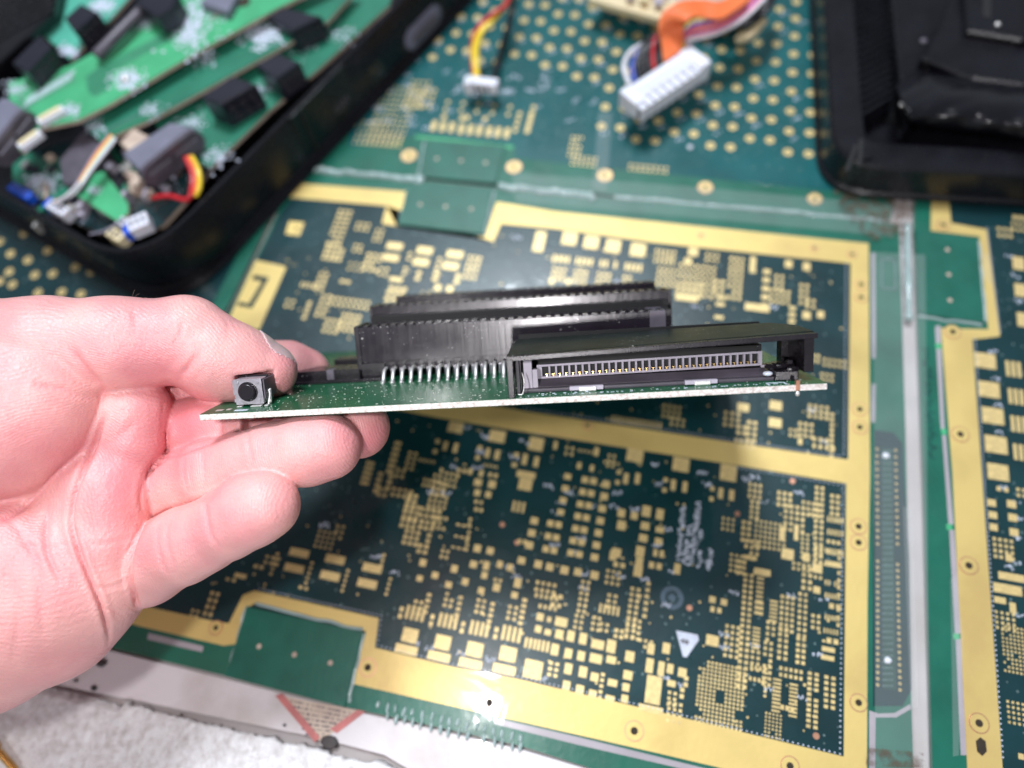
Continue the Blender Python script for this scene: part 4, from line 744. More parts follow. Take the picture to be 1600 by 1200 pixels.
# ---------------------------------------------------------------- the hand
def cpt(px, py, d): return np.array([(px - 800) / F * d, (600 - py) / F * d, -d])
HS = .048
lo_ = np.array([-19.5, -9.2, -21.6]); hi_ = np.array([-2.2, 2.6, -12.6])
N = np.ceil((hi_ - lo_) / HS).astype(int)
ax = [lo_[k] + HS * np.arange(N[k]) for k in range(3)]
FAR = np.float32(3.0)
def new(): return np.full(N, FAR, np.float32)
def cone(Fd, a, b, k=.25, sc=(1, 1, 1)):
    """smooth-union a tapering limb from a=(px,py,depth,r px) to b into field Fd"""
    A, B = cpt(*a[:3]), cpt(*b[:3]); ra, rb = a[3] * a[2] / F, b[3] * b[2] / F; sc = np.array(sc, float)
    m = max(ra, rb) / min(sc.min(), 1) * 1.0 + k * 2 + .35; mn = np.minimum(A, B) - m; mx = np.maximum(A, B) + m
    i0 = np.clip(((mn - lo_) / HS).astype(int), 0, N); i1 = np.clip(((mx - lo_) / HS).astype(int) + 1, 0, N)
    if (i1 <= i0).any(): return
    X = ax[0][i0[0]:i1[0], None, None]; Y = ax[1][None, i0[1]:i1[1], None]; Z = ax[2][None, None, i0[2]:i1[2]]
    D = B - A; L2 = max(D @ D, 1e-9)
    px, py, pz = (X - A[0]), (Y - A[1]), (Z - A[2])
    h = np.clip((px * D[0] + py * D[1] + pz * D[2]) / L2, 0, 1)
    d = np.sqrt(((px - h * D[0]) * sc[0]) ** 2 + ((py - h * D[1]) * sc[1]) ** 2 + ((pz - h * D[2]) * sc[2]) ** 2) - (ra + h * (rb - ra))
    s = Fd[i0[0]:i1[0], i0[1]:i1[1], i0[2]:i1[2]]
    if k > 0:
        hh = np.clip(.5 + .5 * (s - d) / k, 0, 1); s[...] = (s * (1 - hh) + d * hh - k * hh * (1 - hh)).astype(np.float32)
    else: s[...] = np.minimum(s, d)
def chain(Fd, pts, k=.25, sc=(1, 1, 1)):
    for a, b in zip(pts[:-1], pts[1:]): cone(Fd, a, b, k, sc)
def smin(a, b, k):
    h = np.clip(.5 + .5 * (b - a) / k, 0, 1); return (b * (1 - h) + a * h - k * h * (1 - h)).astype(np.float32)
palm = new()
chain(palm, [(-620, 1000, 18.2, 215), (-260, 880, 17.9, 215), (-120, 860, 17.6, 205)], .6)
chain(palm, [(-120, 880, 17.4, 195), (60, 905, 16.9, 150), (125, 890, 16.7, 105)], .6)
chain(palm, [(-60, 840, 17.6, 160), (90, 800, 17.5, 110), (150, 800, 17.2, 80)], .6)
chain(palm, [(-60, 780, 17.6, 150), (60, 690, 17.8, 100), (190, 650, 17.6, 55)], .6)
chain(palm, [(60, 740, 17.7, 110), (170, 740, 17.3, 62)], .5)
# pads under the fingers
pp = new()
chain(pp, [(150, 655, 16.75, 62), (205, 642, 16.7, 54)], .3); chain(pp, [(205, 642, 16.7, 53), (206, 690, 16.6, 49)], .35)
chain(pp, [(120, 740, 16.8, 70), (170, 775, 16.45, 60)], .4); chain(pp, [(172, 762, 16.45, 54), (168, 830, 16.35, 56)], .4)
chain(pp, [(160, 850, 16.35, 56), (152, 915, 16.45, 60)], .4); chain(pp, [(152, 915, 16.5, 60), (140, 965, 16.7, 48)], .4)
palm = smin(palm, pp, .35)
# hypothenar
hy = new(); chain(hy, [(-160, 900, 16.9, 165), (20, 905, 16.45, 128), (68, 870, 16.35, 76)], .6); chain(hy, [(20, 905, 16.45, 128), (88, 955, 16.6, 82)], .6); chain(hy, [(88, 955, 16.6, 82), (112, 985, 16.75, 60)], .5); chain(hy, [(-190, 1010, 17.0, 150), (-20, 975, 16.7, 132), (60, 960, 16.7, 106)], .4)
palm = smin(palm, hy, .12)
# ball of the thumb
th = new(); chain(th, [(-300, 700, 16.9, 190), (-110, 655, 16.1, 165), (10, 640, 15.9, 132)], .5, (1, 1, 1.15)); cone(th, (10, 640, 15.9, 128), (70, 618, 16.0, 92), .4)
palm = smin(palm, th, .14)
thumb = new()
chain(thumb, [(-90, 560, 16.2, 98), (70, 546, 16.1, 78), (180, 540, 16.35, 73)], .35); chain(thumb, [(180, 540, 16.35, 72), (285, 533, 16.7, 66)], .3)
chain(thumb, [(296, 529, 16.75, 65), (338, 560, 16.85, 65), (375, 570, 17.0, 58)], .22); chain(thumb, [(375, 570, 17.0, 57), (419, 580, 17.15, 43)], .25)
palm = smin(palm, thumb, .10)
def finger(pts, k=.2):
    f_ = new(); chain(f_, pts, k); return f_
ring = finger([(150, 775, 17.6, 50), (245, 764, 17.3, 50), (300, 748, 16.9, 49), (330, 738, 16.6, 52), (388, 722, 16.3, 50), (425, 714, 16.15, 52), (480, 704, 16.05, 54), (511, 698, 16.0, 53)])
midf = finger([(150, 690, 17.8, 52), (262, 672, 17.55, 47), (340, 664, 17.3, 48), (430, 668, 17.05, 49), (520, 668, 16.9, 50), (559, 668, 16.9, 49)])
litl = finger([(130, 895, 17.5, 66), (228, 882, 17.0, 63), (290, 852, 16.2, 58), (318, 840, 16.0, 54), (360, 816, 15.7, 54), (392, 798, 15.5, 56), (414, 789, 15.4, 54)])
indx = finger([(150, 640, 18.0, 55), (260, 610, 17.9, 47), (340, 592, 18.4, 46), (410, 582, 19.0, 49), (452, 581, 19.3, 47), (476, 584, 19.5, 40)])
body = palm
X = ax[0][:, None, None] - BO[0]; Y = ax[1][None, :, None] - BO[1]; Z = ax[2][None, None, :] - BO[2]
above = np.minimum(np.minimum(X * bu[0] + Y * bu[1] + Z * bu[2], X * bv[0] + Y * bv[1] + Z * bv[2]), X * bw[0] + Y * bw[1] + Z * bw[2] + .148).astype(np.float32)
midf, ring, litl = [np.maximum(q, above) for q in (midf, ring, litl)]; del above
for f_ in (indx, midf, ring, litl): body = smin(body, f_, .045)
# the board dents what touches it
X = ax[0][:, None, None] - BO[0]; Y = ax[1][None, :, None] - BO[1]; Z = ax[2][None, None, :] - BO[2]
U = X * bu[0] + Y * bu[1] + Z * bu[2]; V = X * bv[0] + Y * bv[1] + Z * bv[2]; W = X * bw[0] + Y * bw[1] + Z * bw[2]
slab = np.maximum(np.maximum(-U - .0, -V - .0), np.maximum(W - .0, -W - .148)).astype(np.float32)
body = np.maximum(body, -slab - .005)
btn = np.maximum(np.maximum(.53 - U, U - 1.30), np.maximum(np.maximum(.45 - V, V - 1.28), W - .7)).astype(np.float32)
body = np.maximum(body, -btn)
del X, Y, Z, U, V, W, slab, btn
def surface_nets(Fd):
    ins = Fd < 0; n = np.array(Fd.shape)
    c = [ins[i:n[0] - 1 + i, j:n[1] - 1 + j, k:n[2] - 1 + k] for i in (0, 1) for j in (0, 1) for k in (0, 1)]
    s = sum(q.astype(np.int8) for q in c); cell = (s > 0) & (s < 8); idx = np.argwhere(cell); ids = -np.ones(cell.shape, np.int64); ids[cell] = np.arange(len(idx))
    acc = np.zeros((len(idx), 3)); cn = np.zeros(len(idx)); corners = [(i, j, k) for i in (0, 1) for j in (0, 1) for k in (0, 1)]
    val = [Fd[idx[:, 0] + i, idx[:, 1] + j, idx[:, 2] + k] for i, j, k in corners]
    for a in range(8):
        for b in range(a + 1, 8):
            da = np.array(corners[b]) - np.array(corners[a])
            if abs(da).sum() != 1: continue
            m = (val[a] < 0) != (val[b] < 0); t = np.where(m, val[a] / (val[a] - val[b] + 1e-12), 0)
            acc += np.where(m[:, None], np.array(corners[a]) + t[:, None] * da, 0); cn += m
    verts = lo_ + HS * (idx + acc / cn[:, None]); faces = []
    for d in range(3):
        e1, e2 = [(1, 2), (2, 0), (0, 1)][d]
        sl0 = [slice(1, -1)] * 3; sl1 = [slice(1, -1)] * 3; sl0[d] = slice(0, n[d] - 1); sl1[d] = slice(1, n[d])
        A = ins[tuple(sl0)]; B = ins[tuple(sl1)]; off = np.array([1, 1, 1]); off[d] = 0
        E = np.argwhere(A != B); P_ = E + off; fl = A[tuple(E.T)]
        v1 = np.zeros(3, int); v1[e1] = 1; v2 = np.zeros(3, int); v2[e2] = 1
        q = np.stack([ids[tuple((P_ - v1 - v2).T)], ids[tuple((P_ - v2).T)], ids[tuple(P_.T)], ids[tuple((P_ - v1).T)]], 1)
        q = np.where(fl[:, None], q, q[:, ::-1]); faces.append(q)
    f_ = np.concatenate(faces); f_ = f_[(f_ >= 0).all(1)]; return verts, f_
V_, Fc = surface_nets(body); print('hand', len(V_), len(Fc))
def smooth(V, Fc, it, lam=.5):
    e = np.concatenate([Fc[:, [0, 1]], Fc[:, [1, 2]], Fc[:, [2, 3]], Fc[:, [3, 0]]]); e = np.concatenate([e, e[:, ::-1]])
    deg = np.bincount(e[:, 0], minlength=len(V))[:, None].astype(float)
    for _ in range(it):
        for l_ in (lam, -lam * .96):
            s = np.stack([np.bincount(e[:, 0], V[e[:, 1], k], minlength=len(V)) for k in range(3)], 1); V = V + l_ * (s / np.maximum(deg, 1) - V)
    return V
V_ = smooth(V_, Fc, 6)
def normals(V, Fc):
    fn = np.cross(V[Fc[:, 2]] - V[Fc[:, 0]], V[Fc[:, 3]] - V[Fc[:, 1]]); n = np.zeros_like(V)
    for k in range(4):
        for c_ in range(3): n[:, c_] += np.bincount(Fc[:, k], fn[:, c_], minlength=len(V))
    return n / (np.linalg.norm(n, axis=1, keepdims=True) + 1e-12)
NR = normals(V_, Fc)
PXY = np.stack([800 + F * V_[:, 0] / -V_[:, 2], 600 - F * V_[:, 1] / -V_[:, 2]], 1)
fac = np.clip(NR[:, 2] * 2 - .35, 0, 1)
def pdist(pl):
    d = np.full(len(V_), 1e9)
    for a, b in zip(pl[:-1], pl[1:]):
        a, b = np.array(a, float), np.array(b, float); D = b - a; h = np.clip(((PXY - a) @ D) / (D @ D), 0, 1); d = np.minimum(d, np.linalg.norm(PXY - a - h[:, None] * D, axis=1))
    return d
def sp(pl, n=6):   # smooth a polyline
    P_ = [np.array(p, float) for p in pl]; o = []
    for i in range(len(P_) - 1):
        p0, p1, p2, p3 = P_[max(i - 1, 0)], P_[i], P_[i + 1], P_[min(i + 2, len(P_) - 1)]
        for k in range(n): t = k / n; o.append(.5 * ((2 * p1) + (p2 - p0) * t + (2 * p0 - 5 * p1 + 4 * p2 - p3) * t * t + (3 * p1 - p0 - 3 * p2 + p3) * t ** 3))
    return o + [P_[-1]]
creases = [ # polyline, depth cm, half width px
 ([(258, 600), (257, 640), (259, 680), (257, 712), (238, 730), (226, 752), (221, 778), (224, 796), (231, 809)], .11, 3.2), ([(231, 809), (218, 831), (207, 860), (204, 885), (207, 915), (216, 955)], .12, 3.2),
 ([(231, 811), (255, 801), (290, 788), (327, 776)], .05, 3), ([(257, 716), (290, 705), (330, 690), (370, 676)], .04, 3),
 ([(161, 650), (150, 690), (124, 748), (113, 785), (112, 822), (125, 865), (142, 907), (159, 950), (170, 993), (171, 1018)], .12, 3.2),
 ([(77, 794), (72, 837), (77, 873), (95, 905)], .035, 4), ([(0, 815), (40, 790), (100, 727), (127, 697), (150, 650), (161, 612)], .06, 4),
 ([(111, 545), (127, 567), (145, 588), (164, 607)], .05, 4), ([(60, 600), (100, 609), (124, 619), (145, 621), (160, 615)], .05, 4),
 ([(282, 590), (292, 576), (303, 561), (309, 545)], .05, 4), ([(270, 545), (282, 520), (285, 500)], .02, 3),
 ([(321, 780), (322, 800), (329, 833), (344, 860)], .03, 2.8), ([(249, 822), (247, 845), (255, 880), (268, 905)], .018, 2.5), ([(262, 815), (262, 850), (275, 890)], .02, 3),
 ([(289, 712), (287, 735), (291, 755), (296, 775)], .025, 2.5), ([(297, 715), (297, 740), (303, 775)], .018, 2.5), ([(316, 700), (317, 730), (322, 768)], .02, 3),
 ([(387, 668), (388, 690), (392, 712), (395, 728)], .025, 2.5), ([(112, 822), (140, 850), (175, 847), (205, 838)], .012, 3), ([(142, 915), (170, 918), (200, 908)], .02, 3), ([(159, 945), (185, 958), (200, 975)], .02, 3),
 ([(20, 840), (60, 855), (110, 848)], .012, 3), ([(55, 880), (62, 930), (68, 1000)], .018, 6), ([(15, 900), (28, 960), (20, 1040)], .015, 6), ([(0, 805), (30, 830), (60, 880)], .02, 5),
 ([(170, 760), (140, 800), (150, 850)], .008, 3), ([(165, 700), (190, 680), (215, 655)], .02, 6), ([(340, 640), (345, 660), (343, 685)], .03, 3), ([(352, 655), (370, 662), (390, 660)], .01, 3),
 ([(352, 492), (356, 510), (358, 528)], .015, 4), ([(205, 480), (212, 500), (210, 520)], .014, 4)]
flush = np.zeros(len(V_)); disp = np.zeros(len(V_))
for pl, dp, w_ in creases:
    q = sp(pl); d = pdist(q); e0 = np.minimum(np.linalg.norm(PXY - q[0], axis=1), np.linalg.norm(PXY - q[-1], axis=1)); fade = np.clip(e0 / 14, .0, 1)
    disp -= dp * np.exp(-(d / w_) ** 2) * fac * fade; disp += dp * .25 * np.exp(-((d - 3 * w_) / (1.6 * w_)) ** 2) * fac * fade; flush += .22 * min(1, dp / .04) * np.exp(-(d / (w_ * 1.3)) ** 2) * fac
# gentle unevenness of the flesh
rr = np.random.RandomState(5); bump = np.zeros(len(V_))
for k in range(22):
    kk = rr.normal(size=3) * rr.uniform(1.2, 4.5); bump += np.sin(V_ @ kk + rr.uniform(0, 6.28)) / (np.linalg.norm(kk) + 1)
disp += bump * .011
for (x, y, r, a) in ((440, 775, 45, .35), (545, 690, 45, .35), (590, 680, 30, .35), (430, 600, 28, .15), (285, 660, 40, .6), (310, 655, 45, .4), (285, 735, 30, .55), (250, 700, 40, .2), (170, 800, 45, .35), (235, 860, 40, .4), (130, 590, 40, .25), (200, 760, 40, .3), (120, 930, 60, .22), (60, 850, 60, .3), (270, 570, 35, .3), (60, 700, 60, .3), (380, 800, 40, .25), (480, 720, 40, .15), (20, 930, 80, .15)):
    flush += a * np.exp(-((PXY[:, 0] - x) ** 2 + (PXY[:, 1] - y) ** 2) / r ** 2)
# keep the contact faces flat
V2 = V_ + NR * disp[:, None]
tt = Thing('hand', campt(100, 800, 17.5), 'bare left hand, palm up, holding the green circuit board between thumb and fingers', 'hand')
Wv = (CP + V2 @ CR.T - tt.L) * S
me = bpy.data.meshes.new('palm_and_fingers'); me.from_pydata(Wv.tolist(), [], Fc[:, ::1].tolist()); me.validate(); me.update()
me.polygons.foreach_set('use_smooth', [True] * len(me.polygons)); me.materials.append(Mt['skin'])
if len(me.vertices) == len(V2):
    a_ = me.attributes.new('flush', 'FLOAT', 'POINT'); a_.data.foreach_set('value', np.clip(flush, 0, 1).astype(np.float32))
ho = bpy.data.objects.new('palm_and_fingers', me); col.objects.link(ho); ho.parent = tt.o
# nails: a raised patch of the same surface
def nail(c, rad, n0, name='nail', thr=.45, off=.022):
    c = cpt(*c); n0 = np.array(n0, float); n0 /= np.linalg.norm(n0)
    ok = (np.linalg.norm(V_ - c, axis=1) < rad) & (NR @ n0 > thr)
    fm = ok[Fc].all(1); fs = Fc[fm]
    if not len(fs): print('no nail', name); return
    u_, inv = np.unique(fs, return_inverse=True); fs = inv.reshape(fs.shape); mb = MB(); N2 = normals(V_, Fc)[u_]; v = V_[u_]
    mb.v = [tuple(cam2w(q)) for q in v + N2 * off]; mb.f = [tuple(int(i) for i in f_) for f_ in fs]
    o = tt.part(name, mb, Mt['nail'], smooth=True); so = o.modifiers.new('thick', 'SOLIDIFY'); so.thickness = .05 * S; so.offset = -1; return o
nail((424, 556, 17.3), .66, (.50, .82, .12), 'thumb_nail', .50, .03)
for c_, n0 in (((480, 705, 16.6), (.25, -.3, -1)), ((392, 800, 16.0), (.3, -.3, -1)), ((545, 672, 17.5), (.2, -.2, -1)), ((470, 590, 20.0), (.2, -.2, -1))): nail(c_, .75, n0, 'finger_nail', .8)
# a few hairs on the back of the thumb
mb = MB()
for (x, y, dx, dy) in ((206, 466, 5, -13), (208, 467, 10, -8), (216, 467, 14, -2), (222, 466, 15, 5), (212, 467, 8, 6)):
    mb.tube([campt(x, y, 16.35), campt(x + dx * .6, y + dy * .8, 16.3), campt(x + dx, y + dy, 16.3)], .006, 4, 3)
tt.part('thumb_hair', mb, Mt['hair'], kind='stuff')
# ---------------------------------------------------------------- left black bin: an upturned shell full of scrap boards
def ringwall(t, name, outer, inner, m, smooth=True, sharp=40, bev=0, z=None):
    """outer and inner: lists of 3-D points of equal length; makes a closed wall strip between successive rings"""
    pass
def loft(rings, close=True, cap0=False, cap1=False):
    mb = MB(); n = len(rings[0]); m = len(rings)
    vs = [p for r in rings for p in r]; fs = []
    for k in range(m - 1):
        for i in range(n if close else n - 1):
            fs.append((k * n + i, k * n + (i + 1) % n, (k + 1) * n + (i + 1) % n, (k + 1) * n + i))
    if cap0: fs.append(tuple(range(n))[::-1])
    if cap1: fs.append(tuple((m - 1) * n + i for i in range(n)))
    return mb.add(vs, fs)
def roundpoly(pts, r, n=6):
    out = []; m = len(pts)
    for i in range(m):
        a, b, c = np.array(pts[i - 1], float), np.array(pts[i], float), np.array(pts[(i + 1) % m], float)
        d1 = (a - b); l1 = np.linalg.norm(d1); d1 /= l1; d2 = (c - b); l2 = np.linalg.norm(d2); d2 /= l2; rr = min(r[i] if isinstance(r, list) else r, l1 * .45, l2 * .45)
        for k in range(n + 1):
            t = k / n; out.append((1 - t) ** 2 * (b + d1 * rr) + 2 * t * (1 - t) * b + t * t * (b + d2 * rr))
    return out
def inset(poly, d):
    n = len(poly); o = []
    ar = sum(poly[i][0] * poly[(i + 1) % n][1] - poly[(i + 1) % n][0] * poly[i][1] for i in range(n)); s = 1 if ar > 0 else -1
    for i in range(n):
        a, b, c = poly[i - 1][:2], poly[i][:2], poly[(i + 1) % n][:2]
        d1 = b - a; d2 = c - b; d1 = d1 / (np.linalg.norm(d1) + 1e-9); d2 = d2 / (np.linalg.norm(d2) + 1e-9)
        nn = np.array([-d1[1] - d2[1], d1[0] + d2[0]]); nn /= np.linalg.norm(nn) + 1e-9; o.append(np.array(b) + s * nn * d)
    return o
# base outline on the bench, corner near (260,460) in the photograph
BZ = 2.55
A0 = at(742, -6)[:2]; C0 = at(272, 496)[:2]; E0 = at(-60, 300)[:2]
e1 = (A0 - C0) / np.linalg.norm(A0 - C0); e2 = E0 - C0; e2 = e2 / np.linalg.norm(e2)
base = roundpoly([C0, C0 + e1 * 26, C0 + e1 * 26 + e2 * 17, C0 + e2 * 17], 3.0, 9)
base = [np.array(p) for p in base]
def lift(poly, z): return [(p[0], p[1], z) for p in poly]
LB = Thing('plastic_shell', (*C0, 0), 'open black plastic shell on the far left, piled with scrap circuit boards', 'plastic shell', 'black plastic shells')
rings = [lift(base, .04), lift(base, .10), lift(inset(base, .07), .17), lift(inset(base, .13), .32), lift(inset(base, .16), .36), lift(inset(base, .19), BZ - .1), lift(inset(base, .25), BZ), lift(inset(base, .38), BZ), lift(inset(base, .42), BZ - .1), lift(inset(base, .44), .3)]
LB.part('shell_wall', loft(rings, cap1=True, cap0=True), Mt['black_pl'], smooth=True, sharp=35)
# outward lip along the bottom
r2_ = [lift(inset(base, -.16), .05), lift(inset(base, -.16), .17), lift(inset(base, -.10), .235), lift(inset(base, .10), .24), lift(inset(base, .10), .05)]
LB.part('base_lip', loft(r2_ + [r2_[0]]), Mt['black_pl'], smooth=True, sharp=35)
nrm = np.array([e1[1], -e1[0]]);
if nrm @ (at(900, 300)[:2] - C0) < 0: nrm = -nrm
def onwall(px, py, off=-.17):     # point of the long side wall seen at a pixel
    r = CR @ np.array([(px - 800) / F, (600 - py) / F, -1.0]); c0 = C0 + nrm * off
    t = ((c0 - CP[:2]) @ nrm) / (r[:2] @ nrm); return CP + r * t
E1 = np.array([e1[0], e1[1], 0]); Z1 = np.array([0, 0, 1.]); N1 = np.array([nrm[0], nrm[1], 0])
def oval(c, l, h, th, n=10):
    mb = MB(); pts = []
    for k in range(n + 1): a = -math.pi / 2 + math.pi * k / n; pts.append((l / 2 - h / 2 + math.cos(a) * h / 2, math.sin(a) * h / 2))
    for k in range(n + 1): a = math.pi / 2 + math.pi * k / n; pts.append((-l / 2 + h / 2 + math.cos(a) * h / 2, math.sin(a) * h / 2))
    r0 = [c + E1 * a + Z1 * b for a, b in pts]; r1 = [c + E1 * a + Z1 * b + N1 * th for a, b in pts]; r2 = [c + E1 * a * .9 + Z1 * b * .8 + N1 * (th + .05) for a, b in pts]
    return loft([r0, r1, r2], cap1=True)
c = onwall(660, 42); LB.part('oval_port_cover', oval(c, 2.5, .95, .10), Mt['slate'], smooth=True, sharp=30)
LB.part('oval_port_rib', oval(c + N1 * .12 + Z1 * .0, 1.7, .4, .06), Mt['dark_grey'], smooth=True, sharp=30)
c = onwall(505, 168); LB.part('wall_plate', MB().obox(c + N1 * .0, E1 * 1.6, Z1 * .85, N1 * .05), Mt['black_pl'], bev=.03)
c = onwall(590, 110); LB.part('wall_plate', MB().obox(c + N1 * .0, E1 * .5, Z1 * .5, N1 * .04), Mt['black_gl'], bev=.03)
mb = MB()
for k in range(4):
    for j in range(2): c = onwall(532, 163) + E1 * (.22 * k - .3) + Z1 * (.2 * j - .1) + N1 * .06; mb.obox(c, E1 * .05, Z1 * .06, N1 * .01)
LB.part('moulded_mark', mb, Mt['dark_grey'], kind='stuff')
c = onwall(482, 205); LB.part('wall_step', MB().obox(c + N1 * .03 - Z1 * .1, E1 * .07, Z1 * .95, N1 * .10), Mt['black_deep'], bev=.03)

def pris(poly, z, th, m, bev=0, **k):
    return MB().prism([at(x, y, z)[:2] for x, y in poly], z - th, z, bev)
def scrap(poly, z, m, label, th=.16, tilt_=None):
    Q = [at(x, y, z) for x, y in poly]; c = np.mean(Q, 0); t = Thing('scrap_board', (c[0], c[1], z - th), label, 'circuit board', 'scrap boards in the left shell'); t.z = z
    t.part('board_core', MB().prism([q[:2] for q in Q], z - th, z - .03), Mt['tan']); t.part('board_top', MB().prism([q[:2] for q in Q], z - .03, z), Mt[m]); return t
def specks(t, px, py, r, n, z, seed=1, m='silk', sz=.03, yr=.7):
    n = int(n * 1.4); sz *= .85
    rng = random.Random(seed); mb = MB()
    for k in range(n):
        a, b = rng.gauss(0, r * .5), rng.gauss(0, r * .5 * yr); p = at(px + a, py + b, z); s = sz * rng.uniform(.5, 1.6); s2 = sz * rng.uniform(.5, 1.6)
        mb.box(p[0] - s, p[0] + s, p[1] - s2, p[1] + s2, z - .01, z + rng.uniform(.01, .04))
    t.part('solder_marks', mb, Mt[m], kind='stuff')
def tline(t, pts, w, z, m='via', name='print_line'):
    mb = MB()
    for a, b in zip(pts[:-1], pts[1:]):
        A, B = at(*a, z + .003), at(*b, z + .003); d = (B - A); L = np.linalg.norm(d); d /= L; n_ = np.array([-d[1], d[0], 0]); mb.obox((A + B) / 2, d * L / 2, n_ * w, Z1 * .004)
    t.part(name, mb, Mt[m])
Mt['trace'] = mat('green_trace', (.045, .24, .13), .35, var=.1, scale=200)
dk = scrap([(20, 262), (58, 235), (150, 210), (300, 160), (430, 60), (600, -30), (560, 60), (480, 118), (332, 255), (300, 300), (255, 350), (215, 368), (150, 362), (30, 300)], 1.6, 'mask_dark', 'dark lower board at the bottom of the scrap pile', .2)
specks(dk, 250, 260, 60, 60, 1.6, 2); specks(dk, 100, 310, 60, 70, 1.6, 3); specks(dk, 330, 235, 30, 40, 1.6, 5); specks(dk, 200, 300, 40, 60, 1.6, 6, 'soot', .09)
rng = random.Random(31); mbs = {k: MB() for k in ('dusk', 'tan', 'grey_conn', 'mask_mid', 'tin')}
for k in range(150):
    u_, v_ = rng.random(), rng.random(); x = 40 + 250 * u_ + 20 * v_; y = 265 + 95 * v_ * (1 - .2 * u_) - 60 * u_; p = at(x, y, 1.75); a = rng.uniform(0, 3.14); w, h, d = rng.uniform(.08, .35), rng.uniform(.06, .2), rng.uniform(.05, .3)
    mbs[rng.choice(('dusk', 'dusk', 'dusk', 'tan', 'grey_conn', 'mask_mid', 'tin'))].obox((p[0], p[1], 1.6 + d), (w * math.cos(a), w * math.sin(a), 0), (-h * math.sin(a), h * math.cos(a), 0), (0, 0, d))
for k, m_ in mbs.items(): dk.part('small_components', m_, Mt[k], kind='stuff')
bd = scrap([(268, 232), (328, 262), (425, 168), (500, 105), (608, 8), (620, -30), (500, -30), (440, 70), (330, 150), (240, 190)], 2.5, 'mask_mid', 'green board along the shell wall, carrying a row of black sockets')
specks(bd, 300, 190, 22, 50, 2.5, 7); specks(bd, 472, 70, 20, 60, 2.5, 8); specks(bd, 405, 140, 16, 40, 2.5, 9); specks(bd, 535, 55, 24, 40, 2.5, 10); specks(bd, 340, 245, 24, 60, 2.5, 11)
bb = scrap([(126, 188), (156, 221), (240, 184), (446, 69), (512, 32), (560, -20), (440, -20), (300, 82), (168, 165)], 3.05, 'mask_mid', 'darker green long board, second from the top of the pile')
specks(bb, 410, 55, 30, 130, 3.05, 12, sz=.05); specks(bb, 320, 92, 22, 60, 3.05, 13); specks(bb, 150, 195, 18, 40, 3.05, 14); specks(bb, 235, 172, 18, 40, 3.05, 15)
tline(bb, [(150, 212), (235, 170)], .025, 3.05)
for k in range(5): tline(bb, [(160 + 3 * k, 216 - 2 * k), (245 + 2 * k, 178 - 2 * k)], .012, 3.05, 'trace')
ba = scrap([(14, 128), (60, 118), (108, 103), (200, 53), (290, -8), (330, -30), (520, -30), (434, 12), (300, 85), (166, 165), (120, 188), (60, 200), (36, 238), (2, 220), (14, 190)], 3.6, 'mask_bright', 'bright green long board lying on top of the scrap pile')
specks(ba, 296, 40, 34, 190, 3.6, 16, sz=.055, yr=1.3); specks(ba, 200, 124, 26, 110, 3.6, 17, sz=.045); specks(ba, 112, 172, 14, 50, 3.6, 18); specks(ba, 25, 140, 16, 60, 3.6, 19); specks(ba, 226, 38, 12, 30, 3.6, 20); specks(ba, 330, 20, 24, 60, 3.6, 21)
tline(ba, [(40, 168), (116, 126), (108, 112), (30, 152), (60, 198)], .03, 3.6); tline(ba, [(5, 218), (48, 186)], .03, 3.6); tline(ba, [(20, 228), (58, 196)], .02, 3.6)
for r_ in range(5):
    mb = MB()
    for k in range(22):
        p = at(38 + 3.4 * k + 3 * r_ * .6, 160 - 2.0 * k - 3.4 * r_ + 6, 3.6); mb.box(p[0] - .03, p[0] + .03, p[1] - .03, p[1] + .03, 3.59, 3.612)
    ba.part('via_rows', mb, Mt['silk'], kind='stuff')
ba.part('ground_area', MB().prism([at(x, y, 3.6)[:2] for x, y in [(134, 120), (150, 108), (262, 48), (272, 60), (180, 110), (172, 140), (148, 152), (136, 140)]], 3.58, 3.604), Mt['trace'])
mb = MB()
for k in range(8):
    A, B = at(140 + 4.4 * k, 116 - 2.2 * k, 3.607), at(142 + 4.4 * k, 148 - 2.2 * k, 3.607); d = (B - A); L = np.linalg.norm(d); d /= L; mb.obox((A + B) / 2, d * L / 2, np.array([-d[1], d[0], 0]) * .015, Z1 * .003)
ba.part('traces', mb, Mt['mask_mid'], kind='stuff')
ba.part('screw_post', MB().blob(at(196, 124, 3.65), (.17, .17, .14), 14, 8), Mt['tin'], smooth=True)
ba.part('drill_hole', MB().cyl(at(193, 121, 3.58), (0, 0, .035), .2, .2, 16), Mt['hole']); ba.part('drill_hole', MB().cyl(at(381, 4, 3.58), (0, 0, .035), .28, .28, 18), Mt['hole'])
bc = scrap([(68, 56), (104, -20), (215, -20), (172, 30), (140, 55), (128, 74), (108, 93), (97, 78)], 3.3, 'mask_aqua', 'pale teal board in the far left corner of the pile')
specks(bc, 160, 8, 20, 90, 3.3, 22, sz=.05); specks(bc, 108, 80, 14, 60, 3.3, 23, sz=.045)
lg = scrap([(118, 304), (143, 272), (162, 268), (200, 318), (200, 332), (184, 346)], 2.3, 'mask_bright', 'small light green board fragment in the near corner of the shell'); specks(lg, 148, 298, 12, 30, 2.3, 24)
gg = scrap([(20, 258), (46, 236), (98, 262), (120, 300), (80, 318), (20, 282)], 2.0, 'mask_mid', 'dark green board fragment beside the blue part'); specks(gg, 66, 285, 26, 90, 2.0, 25, sz=.05)
